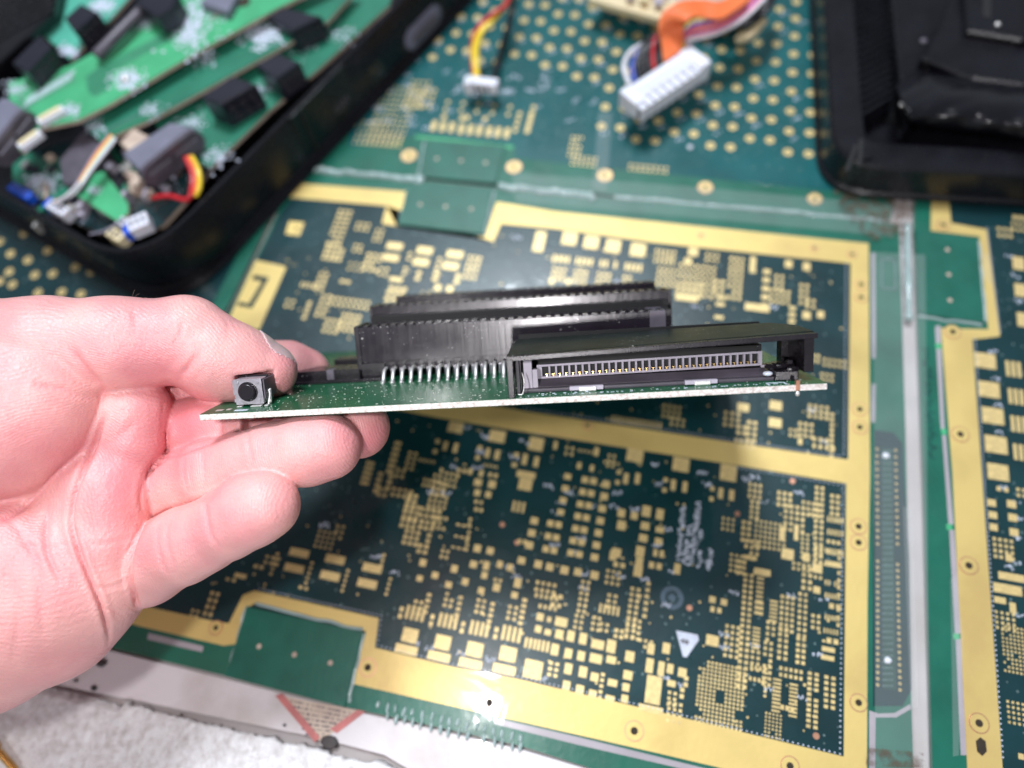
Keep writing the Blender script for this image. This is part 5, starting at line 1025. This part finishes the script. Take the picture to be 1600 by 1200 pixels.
def led(x, y, dx, dy, z, lab):
    a, b = at(x - dx, y - dy, z), at(x + dx, y + dy, z); d = b - a; L = np.linalg.norm(d); d /= L; n_ = np.array([-d[1], d[0], 0]); t = Thing('ribbon_socket', (a + b) / 2, lab, 'socket', 'cream ribbon sockets on the scrap boards')
    t.part('socket_body', MB().obox((a + b) / 2 + Z1 * .12, d * L / 2, n_ * .16, Z1 * .12), Mt['white_pl'], bev=.02); t.part('socket_latch', MB().obox((a + b) / 2 + Z1 * .26 + n_ * .03, d * L / 2 * .8, n_ * .09, Z1 * .04), Mt['cream_pl'], bev=.015)
led(85, 186, 20, -11, 3.6, 'cream ribbon socket on the bright green board, near its left end'); led(52, 224, 17, -12, 3.6, 'cream ribbon socket at the very end of the bright green board'); led(150, 176, 18, -11, 3.05, 'cream ribbon socket on the darker second board')
def socket(top, drop, z, lab, holes=None, m='dusk'):
    Q = [at(x, y, z) for x, y in top]; c = np.mean(Q, 0); t = Thing('controller_socket', (c[0], c[1], z - drop), lab, 'socket', 'black controller sockets in the scrap pile')
    t.part('socket_body', MB().prism([q[:2] for q in Q], z - drop, z, .05), Mt[m]); 
    if holes:
        a, b = Q[holes[0]], Q[holes[1]]; d = (b - a); L = np.linalg.norm(d); d /= L; n_ = np.array([d[1], -d[0], 0]); n_ = n_ if n_ @ (a - c) > 0 else -n_
        for j in range(2):
            for k in range(3 if len(holes) < 3 else holes[2]):
                p = a + d * L * (.22 + .28 * k + .06 * j) - Z1 * (.35 + .38 * j) * drop; t.part('socket_pin', MB().ring((0, 0), .05, .10, 0, .05, 14), Mt['grey_conn']) if False else None
                mm = MB().cyl(p - n_ * .02, n_ * .05, .11, .11, 14); t.part('socket_hole', mm, Mt['black_deep'], bev=.0)
                t.part('hole_rim', MB().tube([p + n_ * .035 + (d * math.cos(u) + Z1 * math.sin(u)) * .105 for u in [2 * math.pi * q / 12 for q in range(13)]], .012, 5, 1), Mt['dark_grey'], smooth=True)
socket([(18, 98), (62, 54), (80, 72), (42, 112)], 1.0, 4.4, 'black socket nearest the left picture edge, with round pins', (3, 2)); socket([(100, 28), (126, 5), (152, 18), (116, 50)], .9, 4.3, 'black socket on the pale teal board', (3, 2))
socket([(210, 2), (240, -18), (278, -8), (268, 12), (244, 26)], .8, 4.5, 'black socket at the far top of the bright board'); socket([(413, 22), (440, 10), (502, 25), (454, 48)], 1.0, 3.5, 'black socket on the wall side board, farthest of its row', (3, 2))
socket([(398, 100), (436, 83), (468, 97), (430, 124)], 1.0, 3.5, 'black socket on the wall side board, second nearest', (3, 2)); socket([(314, 151), (362, 118), (400, 131), (344, 163)], 1.1, 3.6, 'large black socket on the wall side board, nearest the shell corner', (3, 2))
c = at(350, 10, 3.75); t = Thing('black_chip', c, 'black chip with gold pins near the top edge of the bright board', 'chip')
t.part('chip_body', MB().prism([at(x, y, 3.95)[:2] for x, y in [(312, 4), (330, -14), (372, -10), (356, 18)]], 3.62, 3.95, .03), Mt['slate']); mb = MB()
for k in range(9): a = at(330 + 5.5 * k, 31 - 3.0 * k, 3.63); b = at(336 + 5.5 * k, 22 - 3 * k, 3.63); mb.tube([a, b], .02, 4, 1)
t.part('chip_pins', mb, Mt['pingold'])
# grey multi-way sockets
def greysock(pts, z, drop, lab):
    Q = [at(x, y, z) for x, y in pts]; c = np.mean(Q, 0); t = Thing('grey_socket', (c[0], c[1], z - drop), lab, 'socket', 'grey multi-way sockets')
    t.part('socket_top', MB().prism([q[:2] for q in Q], z - drop * .55, z, .06), Mt['slate']); a, b = Q[3], Q[2]; d = b - a; L = np.linalg.norm(d); d /= L; n_ = np.array([d[1], -d[0], 0]); n_ = n_ if n_ @ (a - c) > 0 else -n_
    r0 = []; hh = drop / 2
    for k in range(20):
        u = 2 * math.pi * k / 20; x_ = (L / 2 + .12 - hh) * (1 if math.cos(u) > 0 else -1) + math.cos(u) * hh; r0.append((a + b) / 2 + d * x_ + Z1 * (math.sin(u) * hh - hh))
    t.part('socket_face', loft([[p - n_ * .3 for p in r0], [p + n_ * .14 for p in r0]], cap0=True, cap1=True), Mt['dark_grey'], smooth=True, sharp=40)
    for k in (-1, 1): t.part('socket_bar', MB().obox((a + b) / 2 + n_ * .17 - Z1 * hh + d * L * .24 * k, d * L * .2, Z1 * hh * .35, n_ * .06), Mt['dark_grey'], bev=.02)
greysock([(190, 240), (266, 190), (300, 198), (216, 264)], 3.5, 1.0, 'big grey multi-way socket lying in front of the long boards'); greysock([(-60, 200), (6, 150), (34, 168), (-20, 236)], 4.3, .9, 'grey socket cut by the left picture edge')
t = Thing('ridged_panel', at(30, 20, 4.0), 'black ridged plastic panel in the far left corner of the shell', 'plastic panel'); t.part('panel_plate', MB().prism([at(x, y, 3.9)[:2] for x, y in [(-80, -40), (96, -40), (84, 18), (0, 96), (-80, 150)]], 3.6, 3.9, .05), Mt['black_gl'])
for k in range(9):
    a, b = at(-60, 94 - 12 * k, 3.93), at(84 + 1.0 * k, 12 - 11 * k, 3.93); d = b - a; L = np.linalg.norm(d); d /= L; t.part('ridge', MB().obox((a + b) / 2, d * L / 2, np.array([-d[1], d[0], 0]) * .06, Z1 * .05), Mt['black_pl'], bev=.02)
t = Thing('black_strip', at(170, 70, 3.9), 'black plastic strip between the teal board and the bright board', 'strip'); t.part('strip_bar', MB().tube([at(150, 88, 3.9), at(180, 58, 4.0), at(222, 16, 4.0)], .22, 8), Mt['dark_grey'], smooth=True)
def cable(pts, r, m, z=None, lab='', name='wire', group=None, sub=6):
    Q = [at(x, y, zz) for x, y, zz in pts]; o = single(name, MB().tube(Q, r, 8, sub), Mt[m], lab, 'wire', group, smooth=True); return o
for k, (m, lb) in enumerate((('w_grey', 'grey'), ('w_orange', 'orange'), ('w_yellow', 'yellow'), ('w_cyan', 'pale blue'), ('w_white', 'white'))):
    o_ = 2.6 * k; cable([(172 + o_ * .9, 210 + o_ * .6, 3.2), (150 + o_, 238 + o_ * .5, 3.1), (132 + o_ * .9, 268, 3.0), (112 + o_ * .6, 300, 2.9), (84 + o_ * .5, 316, 2.8)], .055, m, lab=lb + ' wire of the flat ribbon curling out from under the boards', group='ribbon wires')
for k, (m, lb) in enumerate((('w_yellow', 'yellow'), ('w_orange', 'orange'), ('w_red', 'red'))):
    o_ = 4 * k; cable([(298 - o_, 246, 3.0), (308 - o_, 270, 2.9), (308 - o_, 294, 2.8), (300 - o_, 312, 2.6), (272 - o_, 306, 2.5), (238, 306 + o_ * .4, 2.4)] if m == 'w_red' else [(300 - o_, 245, 3.0), (311 - o_, 268, 3.0), (312 - o_, 292, 2.8), (306 - o_, 306, 2.6)], .09, m, lab=lb + ' wire looping behind the big grey socket', group='loop of coloured wires')
cable([(85, 318, 2.8), (105, 305, 3.0), (125, 285, 3.1)], .05, 'w_white', lab='short white wire at the blue and white plug')
cable([(140, 366, 2.6), (165, 360, 2.7), (195, 342, 2.7)], .04, 'w_grey', lab='thin grey wire in the near corner of the shell')
def plug(x, y, z, w, h, a, lab, m='white_pl', m2=None, d_=.5):
    c = at(x, y, z); ca, sa = math.cos(a), math.sin(a); X_, Y_ = np.array([ca, sa, 0]), np.array([-sa, ca, 0]); t = Thing('small_plug', c, lab, 'plug', 'small plugs in the shell corner')
    t.part('plug_body', MB().obox(c, X_ * w / 2, Y_ * h / 2, Z1 * d_ / 2), Mt[m], bev=.04)
    for k in range(3): t.part('plug_slot', MB().obox(c + X_ * w * (.28 * (k - 1)) + Z1 * d_ * .5, X_ * w * .06, Y_ * h * .25, Z1 * .02), Mt['dark_grey'])
    if m2: t.part('plug_latch', MB().obox(c + X_ * (w / 2 + .1), X_ * .12, Y_ * h * .55, Z1 * d_ * .4), Mt[m2], bev=.03)
aa = math.atan2(e2[1], e2[0])
plug(36, 303, 2.3, 1.15, .34, aa, 'blue plug against the near shell wall', 'blue_pl', None, .4); plug(96, 330, 2.4, .95, .4, aa, 'white and blue plug beside the near shell wall', 'white_pl', 'blue_pl')
plug(220, 352, 2.3, .75, .62, aa + 1.0, 'white plug with blue latch in the shell corner', 'white_pl', 'blue_pl'); plug(186, 372, 2.2, .7, .4, aa, 'cream plug at the very corner of the shell', 'cream_pl'); plug(196, 352, 2.3, .35, .35, aa, 'tiny white plug between the cream and the blue latched plugs')
t = Thing('tan_component', at(205, 222, 2.9), 'tan block between the ribbon wires and the grey socket', 'component'); t.part('block', MB().prism([at(x, y, 3.0)[:2] for x, y in [(186, 222), (208, 200), (232, 212), (206, 240)]], 2.4, 3.0, .05), Mt['tan'])
t = Thing('black_box', at(130, 235, 2.7), 'dark ribbon housing under the left end of the second board', 'component'); t.part('block', MB().prism([at(x, y, 2.7)[:2] for x, y in [(92, 250), (128, 205), (158, 222), (120, 290), (96, 285)]], 1.8, 2.7, .06), Mt['dark_grey'])

# ---------------------------------------------------------------- right black bin
RZ = 2.6
RA = at(1262, -20)[:2]; RC = at(1276, 306)[:2]; RE = at(1680, 330)[:2]
f1 = (RA - RC) / np.linalg.norm(RA - RC); f2 = (RE - RC) / np.linalg.norm(RE - RC)
rb = [np.array(p) for p in roundpoly([RC, RC + f2 * 20, RC + f2 * 20 + f1 * 22, RC + f1 * 22], 1.9, 9)]
RB = Thing('plastic_shell', (*RC, 0), 'black plastic shell on the far right, with ridges and a crumpled black bag inside', 'plastic shell', 'black plastic shells')
rings = [lift(rb, .04), lift(rb, .22), lift(inset(rb, .10), .30), lift(inset(rb, .16), 1.35), lift(inset(rb, .24), 1.45), lift(inset(rb, 1.25), 1.45), lift(inset(rb, 1.32), 1.38), lift(inset(rb, 1.36), .4)]
RB.part('shell_wall', loft(rings, cap0=True, cap1=True), Mt['black_pl'], smooth=True, sharp=35)
mb = MB()
for k in range(17):
    a, b = at(1316 + 1.2 * k, 28 + 11.2 * k - 18, 1.1), at(1390, -2 + 11.4 * k - 24, 1.1); d = b - a; L = np.linalg.norm(d); d /= L
    RB.part('vent_rib', MB().obox((a + b) / 2, d * L / 2, np.array([-d[1], d[0], 0]) * .07, Z1 * .16), Mt['black_pl'], bev=.03)
RB.part('vent_tray', MB().prism([at(x, y, 1.0)[:2] for x, y in [(1306, -40), (1392, -40), (1394, 168), (1322, 196)]], .5, 1.0, .05), Mt['black_pl'])
RB.part('inner_wall', MB().obox(at(1397, 80, 1.3), np.array([f1[0], f1[1], 0]) * 4.2, np.array([f2[0], f2[1], 0]) * .06, Z1 * .35), Mt['black_pl'], bev=.03)
RB.part('screw_boss', MB().cyl(at(1340, 262, .8), Z1 * .75, .32, .28, 20), Mt['black_pl'], smooth=True, sharp=40); RB.part('screw_boss_hole', MB().cyl(at(1342, 246, 1.47), Z1 * .04, .12, .12, 14), Mt['black_deep'])
RB.part('corner_rib', MB().obox(at(1330, 248, 1.5), np.array([.16, .62, 0]), np.array([.07, -.02, 0]), Z1 * .06), Mt['black_deep'], bev=.02)
RB.part('corner_rib', MB().obox(at(1344, 240, 1.5), np.array([.02, .62, 0]), np.array([.07, 0, 0]), Z1 * .06), Mt['black_deep'], bev=.02)
t = Thing('inner_frame', at(1520, 90, 1.6), 'dark moulded frame deep inside the right shell', 'plastic frame')
t.part('frame_plate', MB().prism([at(x, y, 1.9)[:2] for x, y in [(1440, 90), (1470, 40), (1500, -40), (1750, -40), (1750, 140), (1600, 132), (1520, 122)]], 1.4, 1.9, .08), Mt['black_pl'])
t.part('frame_plate', MB().prism([at(x, y, 2.2)[:2] for x, y in [(1505, -40), (1700, -40), (1700, 66), (1596, 62), (1512, 48)]], 1.88, 2.2, .08), Mt['black_pl'])
t.part('frame_window', MB().prism([at(x, y, 2.21)[:2] for x, y in [(1534, -40), (1550, -40), (1548, 28), (1536, 26)]], 2.1, 2.215), Mt['black_deep'])
t.part('frame_screw', MB().blob(at(1559, 38, 2.25), (.1, .1, .06), 12, 6), Mt['tin'], smooth=True); t.part('frame_screw', MB().blob(at(1443, 64, 1.9), (.14, .14, .08), 12, 6), Mt['dark_grey'], smooth=True)
# crumpled glossy black bag
def bag():
    mb = MB(); nu, nv = 64, 34; rng = np.random.RandomState(4); W_ = [(rng.uniform(1, 7), rng.uniform(1, 6), rng.uniform(0, 6.28), rng.uniform(.3, 1)) for _ in range(14)]
    pl = [(1402, 150), (1396, 130), (1450, 112), (1520, 122), (1600, 130), (1720, 140)]; lo2 = [(1420, 192), (1436, 200), (1500, 206), (1560, 214), (1620, 224), (1720, 236)]
    def ip(p, u): x = u * (len(p) - 1); i = min(int(x), len(p) - 2); f_ = x - i; return np.array(p[i]) * (1 - f_) + np.array(p[i + 1]) * f_
    for i in range(nu):
        for j in range(nv):
            u, v = i / (nu - 1), j / (nv - 1); q = ip(pl, u) * (1 - v) + ip(lo2, u) * v
            h = sum(a * abs(math.sin(x_ * u * 3 + y_ * v * 2 + p_)) for x_, y_, p_, a in W_) / 6; z = 1.5 + 1.0 * math.sin(math.pi * min(1, v * 1.0)) ** .6 * min(1, u * 6 + .25) + .16 * (h - .8)
            mb.v.append(tuple(at(q[0], q[1], z)))
    for i in range(nu - 1):
        for j in range(nv - 1): a = i * nv + j; mb.f.append((a, a + 1, a + nv + 1, a + nv))
    return mb
bo = single('black_bag', bag(), Mt['bag'], 'crumpled glossy black plastic bag lying in the right shell', 'plastic bag', smooth=True); so = bo.modifiers.new('thick', 'SOLIDIFY'); so.thickness = .03 * S
for (x, y, r) in ((1411, 163, .13), (1421, 174, .11)): single('highlight_blob', MB().blob(at(x, y, 2.25), (r, r, r * .7), 12, 8), Mt['tin'], 'silver blob standing in for a highlight at the left tip of the black bag, ' + ('upper' if y < 170 else 'lower') + ' of two', 'bead', smooth=True)  # bright metal blobs added as highlights on the bag's tip

# ---------------------------------------------------------------- loose cables at the top
def frame_box(t, name, c, X_, Y_, w, h, d, m, bev=.04, up=Z1): return t.part(name, MB().obox(c, X_ * w / 2, Y_ * h / 2, up * d / 2), Mt[m], bev=bev)
c = at(753, 133, .75); t = Thing('wire_plug', (c[0], c[1], .5), 'small white plug on red and yellow wires, over the round contacts', 'plug')
X_ = (at(780, 137, .75) - at(729, 131, .75)); w_ = np.linalg.norm(X_); X_ /= w_; Y_ = np.cross(Z1, X_)
frame_box(t, 'plug_body', c, X_, Y_, w_, .42, .5, 'white_pl', .05); t.part('plug_key', MB().obox(c - X_ * w_ * .38 - Y_ * .1, X_ * .14, Y_ * .24, Z1 * .31), Mt['white_pl'], bev=.03)
for k in range(3): t.part('plug_slot', MB().obox(c + X_ * (.24 * k - .2) - Y_ * .215, X_ * .07, Y_ * .01, Z1 * .13), Mt['dark_grey'])
for dx, m, lb in ((-8, 'w_yellow', 'yellow'), (-3, 'w_yellow', 'second yellow'), (-12, 'w_red', 'red')):
    cable([(750 + dx, 128, .8), (748 + dx, 100, .9), (749 + dx, 72, 1.2), (757 + dx * .7, 48, 1.5), (778 + dx * .4, 25, 1.6), (796 + dx * .3, 0, 1.6), (806, -30, 1.6)] if m != 'w_red' else [(742, 125, .8), (738, 90, .95), (740, 60, 1.3), (752, 38, 1.6), (774, 19, 1.8), (790, 8, 1.8), (800, -20, 1.8)], .10, m, lab=lb + ' wire running from the small white plug to the top edge', group='wires of the small plug')
cable([(768, 128, .7), (776, 100, .5), (786, 66, .35), (796, 30, .3), (806, -30, .3)], .11, 'w_black', lab='black wire running from the small white plug to the top edge', group='wires of the small plug')
# large white 20-way plug
p0_, p1_, p2_, p3_ = at(975, 139, 1.7), at(1083, 69, 1.7), at(1104, 105, 1.7), at(999, 173, 1.7)
X_ = p1_ - p0_; W1 = np.linalg.norm(X_); X_ /= W1; Y_ = np.cross(Z1, X_); D1 = abs((p3_ - p0_) @ Y_); cc = (p0_ + p1_ + p2_ + p3_) / 4
t = Thing('cable_plug', (cc[0], cc[1], 0.95), 'large white multi-way plug with ribbed front, at the end of the coloured cable bundle', 'plug')
frame_box(t, 'plug_back', cc + Y_ * D1 * .20 - Z1 * .38, X_, Y_, W1, D1 * .6, .76, 'white_pl', .05)
nn_ = 10
for k in range(nn_): t.part('plug_cell', MB().obox(cc + X_ * W1 * ((k + .5) / nn_ - .5) - Y_ * D1 * .29 - Z1 * .38, X_ * W1 * .37 / nn_, Y_ * D1 * .21, Z1 * .32), Mt['white_pl'], bev=.03)
t.part('plug_core', MB().obox(cc - Y_ * D1 * .27 - Z1 * .42, X_ * W1 * .49, Y_ * D1 * .17, Z1 * .24), Mt['slate'], bev=.02)
t.part('plug_step', MB().obox(cc + Y_ * D1 * .22 + Z1 * .02, X_ * W1 * .36, Y_ * D1 * .12, Z1 * .03), Mt['white_pl'], bev=.015); t.part('plug_ear', MB().obox(cc + X_ * W1 * .43 + Y_ * D1 * .02 - Z1 * .3, X_ * W1 * .08, Y_ * D1 * .5, Z1 * .36), Mt['white_pl'], bev=.05)
t.part('plug_ear', MB().obox(cc - X_ * W1 * .45 + Y_ * D1 * .12 - Z1 * .3, X_ * W1 * .06, Y_ * D1 * .4, Z1 * .36), Mt['white_pl'], bev=.05)
seq = ['w_white', 'w_blue', 'w_black', 'w_black', 'w_black', 'w_black', 'w_black', 'w_orange', 'w_orange', 'w_orange']
G_ = 'wires of the big white plug'
rim = lambda u, z=1.5: (980 + 100 * u, 136 - 66 * u, z)
cable([rim(.04), (975, 108, 1.6), (980, 88, 1.8), (992, 76, 1.9), (1012, 66, 1.4)], .10, 'w_white', lab='white wire bowing out at the left end of the big plug', group=G_)
cable([rim(.12), (988, 104, 1.6), (996, 84, 1.8), (1010, 70, 1.8), (1030, 58, 1.4)], .10, 'w_blue', lab='blue wire beside the white one at the left end of the big plug', group=G_)
for k in range(7):
    u = .2 + .055 * k; cable([rim(u), (994 + 6.5 * k, 100 - 3.5 * k, 1.7), (1004 + 4.5 * k, 72 - 2 * k, 1.9), (1018 + 4 * k, 58 - 2 * k, 1.7), (1040 + 3 * k, 56 - 4 * k, 1.2)], .085, 'w_black' if k != 4 else 'w_red', lab=['black wire nearest the blue one in the left fan of the big white plug', 'black wire, second after the blue one in the left fan', 'black wire in the middle of the left fan of the big plug', 'black wire just left of the dark red one', 'dark red wire among the black ones of the big white plug', 'black wire just right of the dark red one', 'black wire closest to the orange arch of the big white plug'][k], group=G_ + ', left fan')
for k in range(6):
    u = .60 + .045 * k
    cable([rim(u, 1.6), (1035 + 6 * k, 62 - 3 * k, 2.0), (1031 + 6 * k, 42 - 2 * k, 2.4), (1040 + 6 * k, 20 + 2.5 * k, 2.7), (1066 + 3 * k, 5 + 4 * k, 2.8), (1098, 3 + 4.4 * k, 2.7), (1128, 5 + 4.4 * k, 2.6), (1168, -20 + 4 * k, 2.6)], .085, 'w_orange', lab=['orange wire next to the black fan, outermost of the arch', 'second orange wire of the arch, counted from the black fan', 'third orange wire of the arch, counted from the black fan', 'orange wire of the arch, third from its inner side', 'orange wire of the arch, second from its inner side', 'innermost orange wire of the arch, next to the yellow wire'][k], group=G_ + ', orange arch')
for k, (m, lb) in enumerate((('w_yellow', 'yellow'), ('w_blue', 'blue'), ('w_violet', 'violet'), ('w_pink', 'pink'), ('w_orange', 'pale orange'), ('w_violet', 'dark violet'), ('w_pink', 'rose'), ('w_white', 'white'))):
    o_ = 4.0 * k; cable([rim(.90 + .012 * k, 1.5), (1070 + .8 * k, 48 + o_ * .5, 1.8), (1085 + k, 34 + o_ * .9, 1.9), (1112 + k, 30 + o_ * .8, 2.0), (1134 + 2 * k, 22 + o_ * .6, 2.1), (1150 + 3 * k, 8 + o_ * .5, 2.2), (1168 + 4 * k, -30 + o_, 2.3)], .08, m, lab=lb + ' wire sweeping right from the big white plug', group=G_ + ', right sweep')
for k, (m, lb) in enumerate((('w_yellow', 'bright yellow wire, upper of the pair leaving at the top edge'), ('w_yellow', 'bright yellow wire, lower of the pair leaving at the top edge'), ('w_black', 'dark wire leaving at the top edge, inside the outermost one'), ('w_black', 'outermost dark wire leaving at the top edge'))):
    o_ = 8 * k; cable([(1120 + o_ * .4, 26 + o_ * .55, 1.4), (1145 + o_ * .5, 26 + o_ * .6, 1.6), (1170 + o_ * .6, 16 + o_ * .5, 1.8), (1188 + o_ * .7, -4 + o_ * .4, 2.0), (1200 + o_ * .8, -40, 2.0)], .13, m, lab=lb)
t = Thing('crimp_terminal', at(1172, 52, .8), 'metal crimp terminal poking out under the dark wires', 'terminal'); t.part('terminal_barrel', MB().tube([at(1150, 64, .6), at(1175, 52, .9), at(1196, 30, 1.2)], [.16, .22, .2, .16], 10), Mt['palegold'], smooth=True)
# pale gold edged board at the top
t = Thing('gold_edge_board', at(960, 0, 1.2), 'pale gold edged board entering at the top edge behind the orange wires', 'circuit board')
t.part('gold_edge', MB().prism([at(x, y, 1.2)[:2] for x, y in [(918, -2), (940, -30), (1070, 4), (1040, 32)]], .9, 1.2, .03), Mt['palegold']); t.part('board_base', MB().prism([at(x, y, 1.35)[:2] for x, y in [(955, -22), (1060, 5), (1170, 30), (1200, -60), (900, -90)]], 1.18, 1.35, .02), Mt['tan'])
t.part('edge_hole', MB().cyl(at(1002, 6, 1.19), (0, 0, .02), .1, .1, 14), Mt['hole'])
for k in range(5): t.part('edge_component', MB().obox(at(985 + 22 * k, -6 + 5 * k, 1.45), (.18, 0, 0), (0, .14, 0), (0, 0, .1)), Mt['cream_pl' if k % 2 else 'grey_conn'], bev=.02)
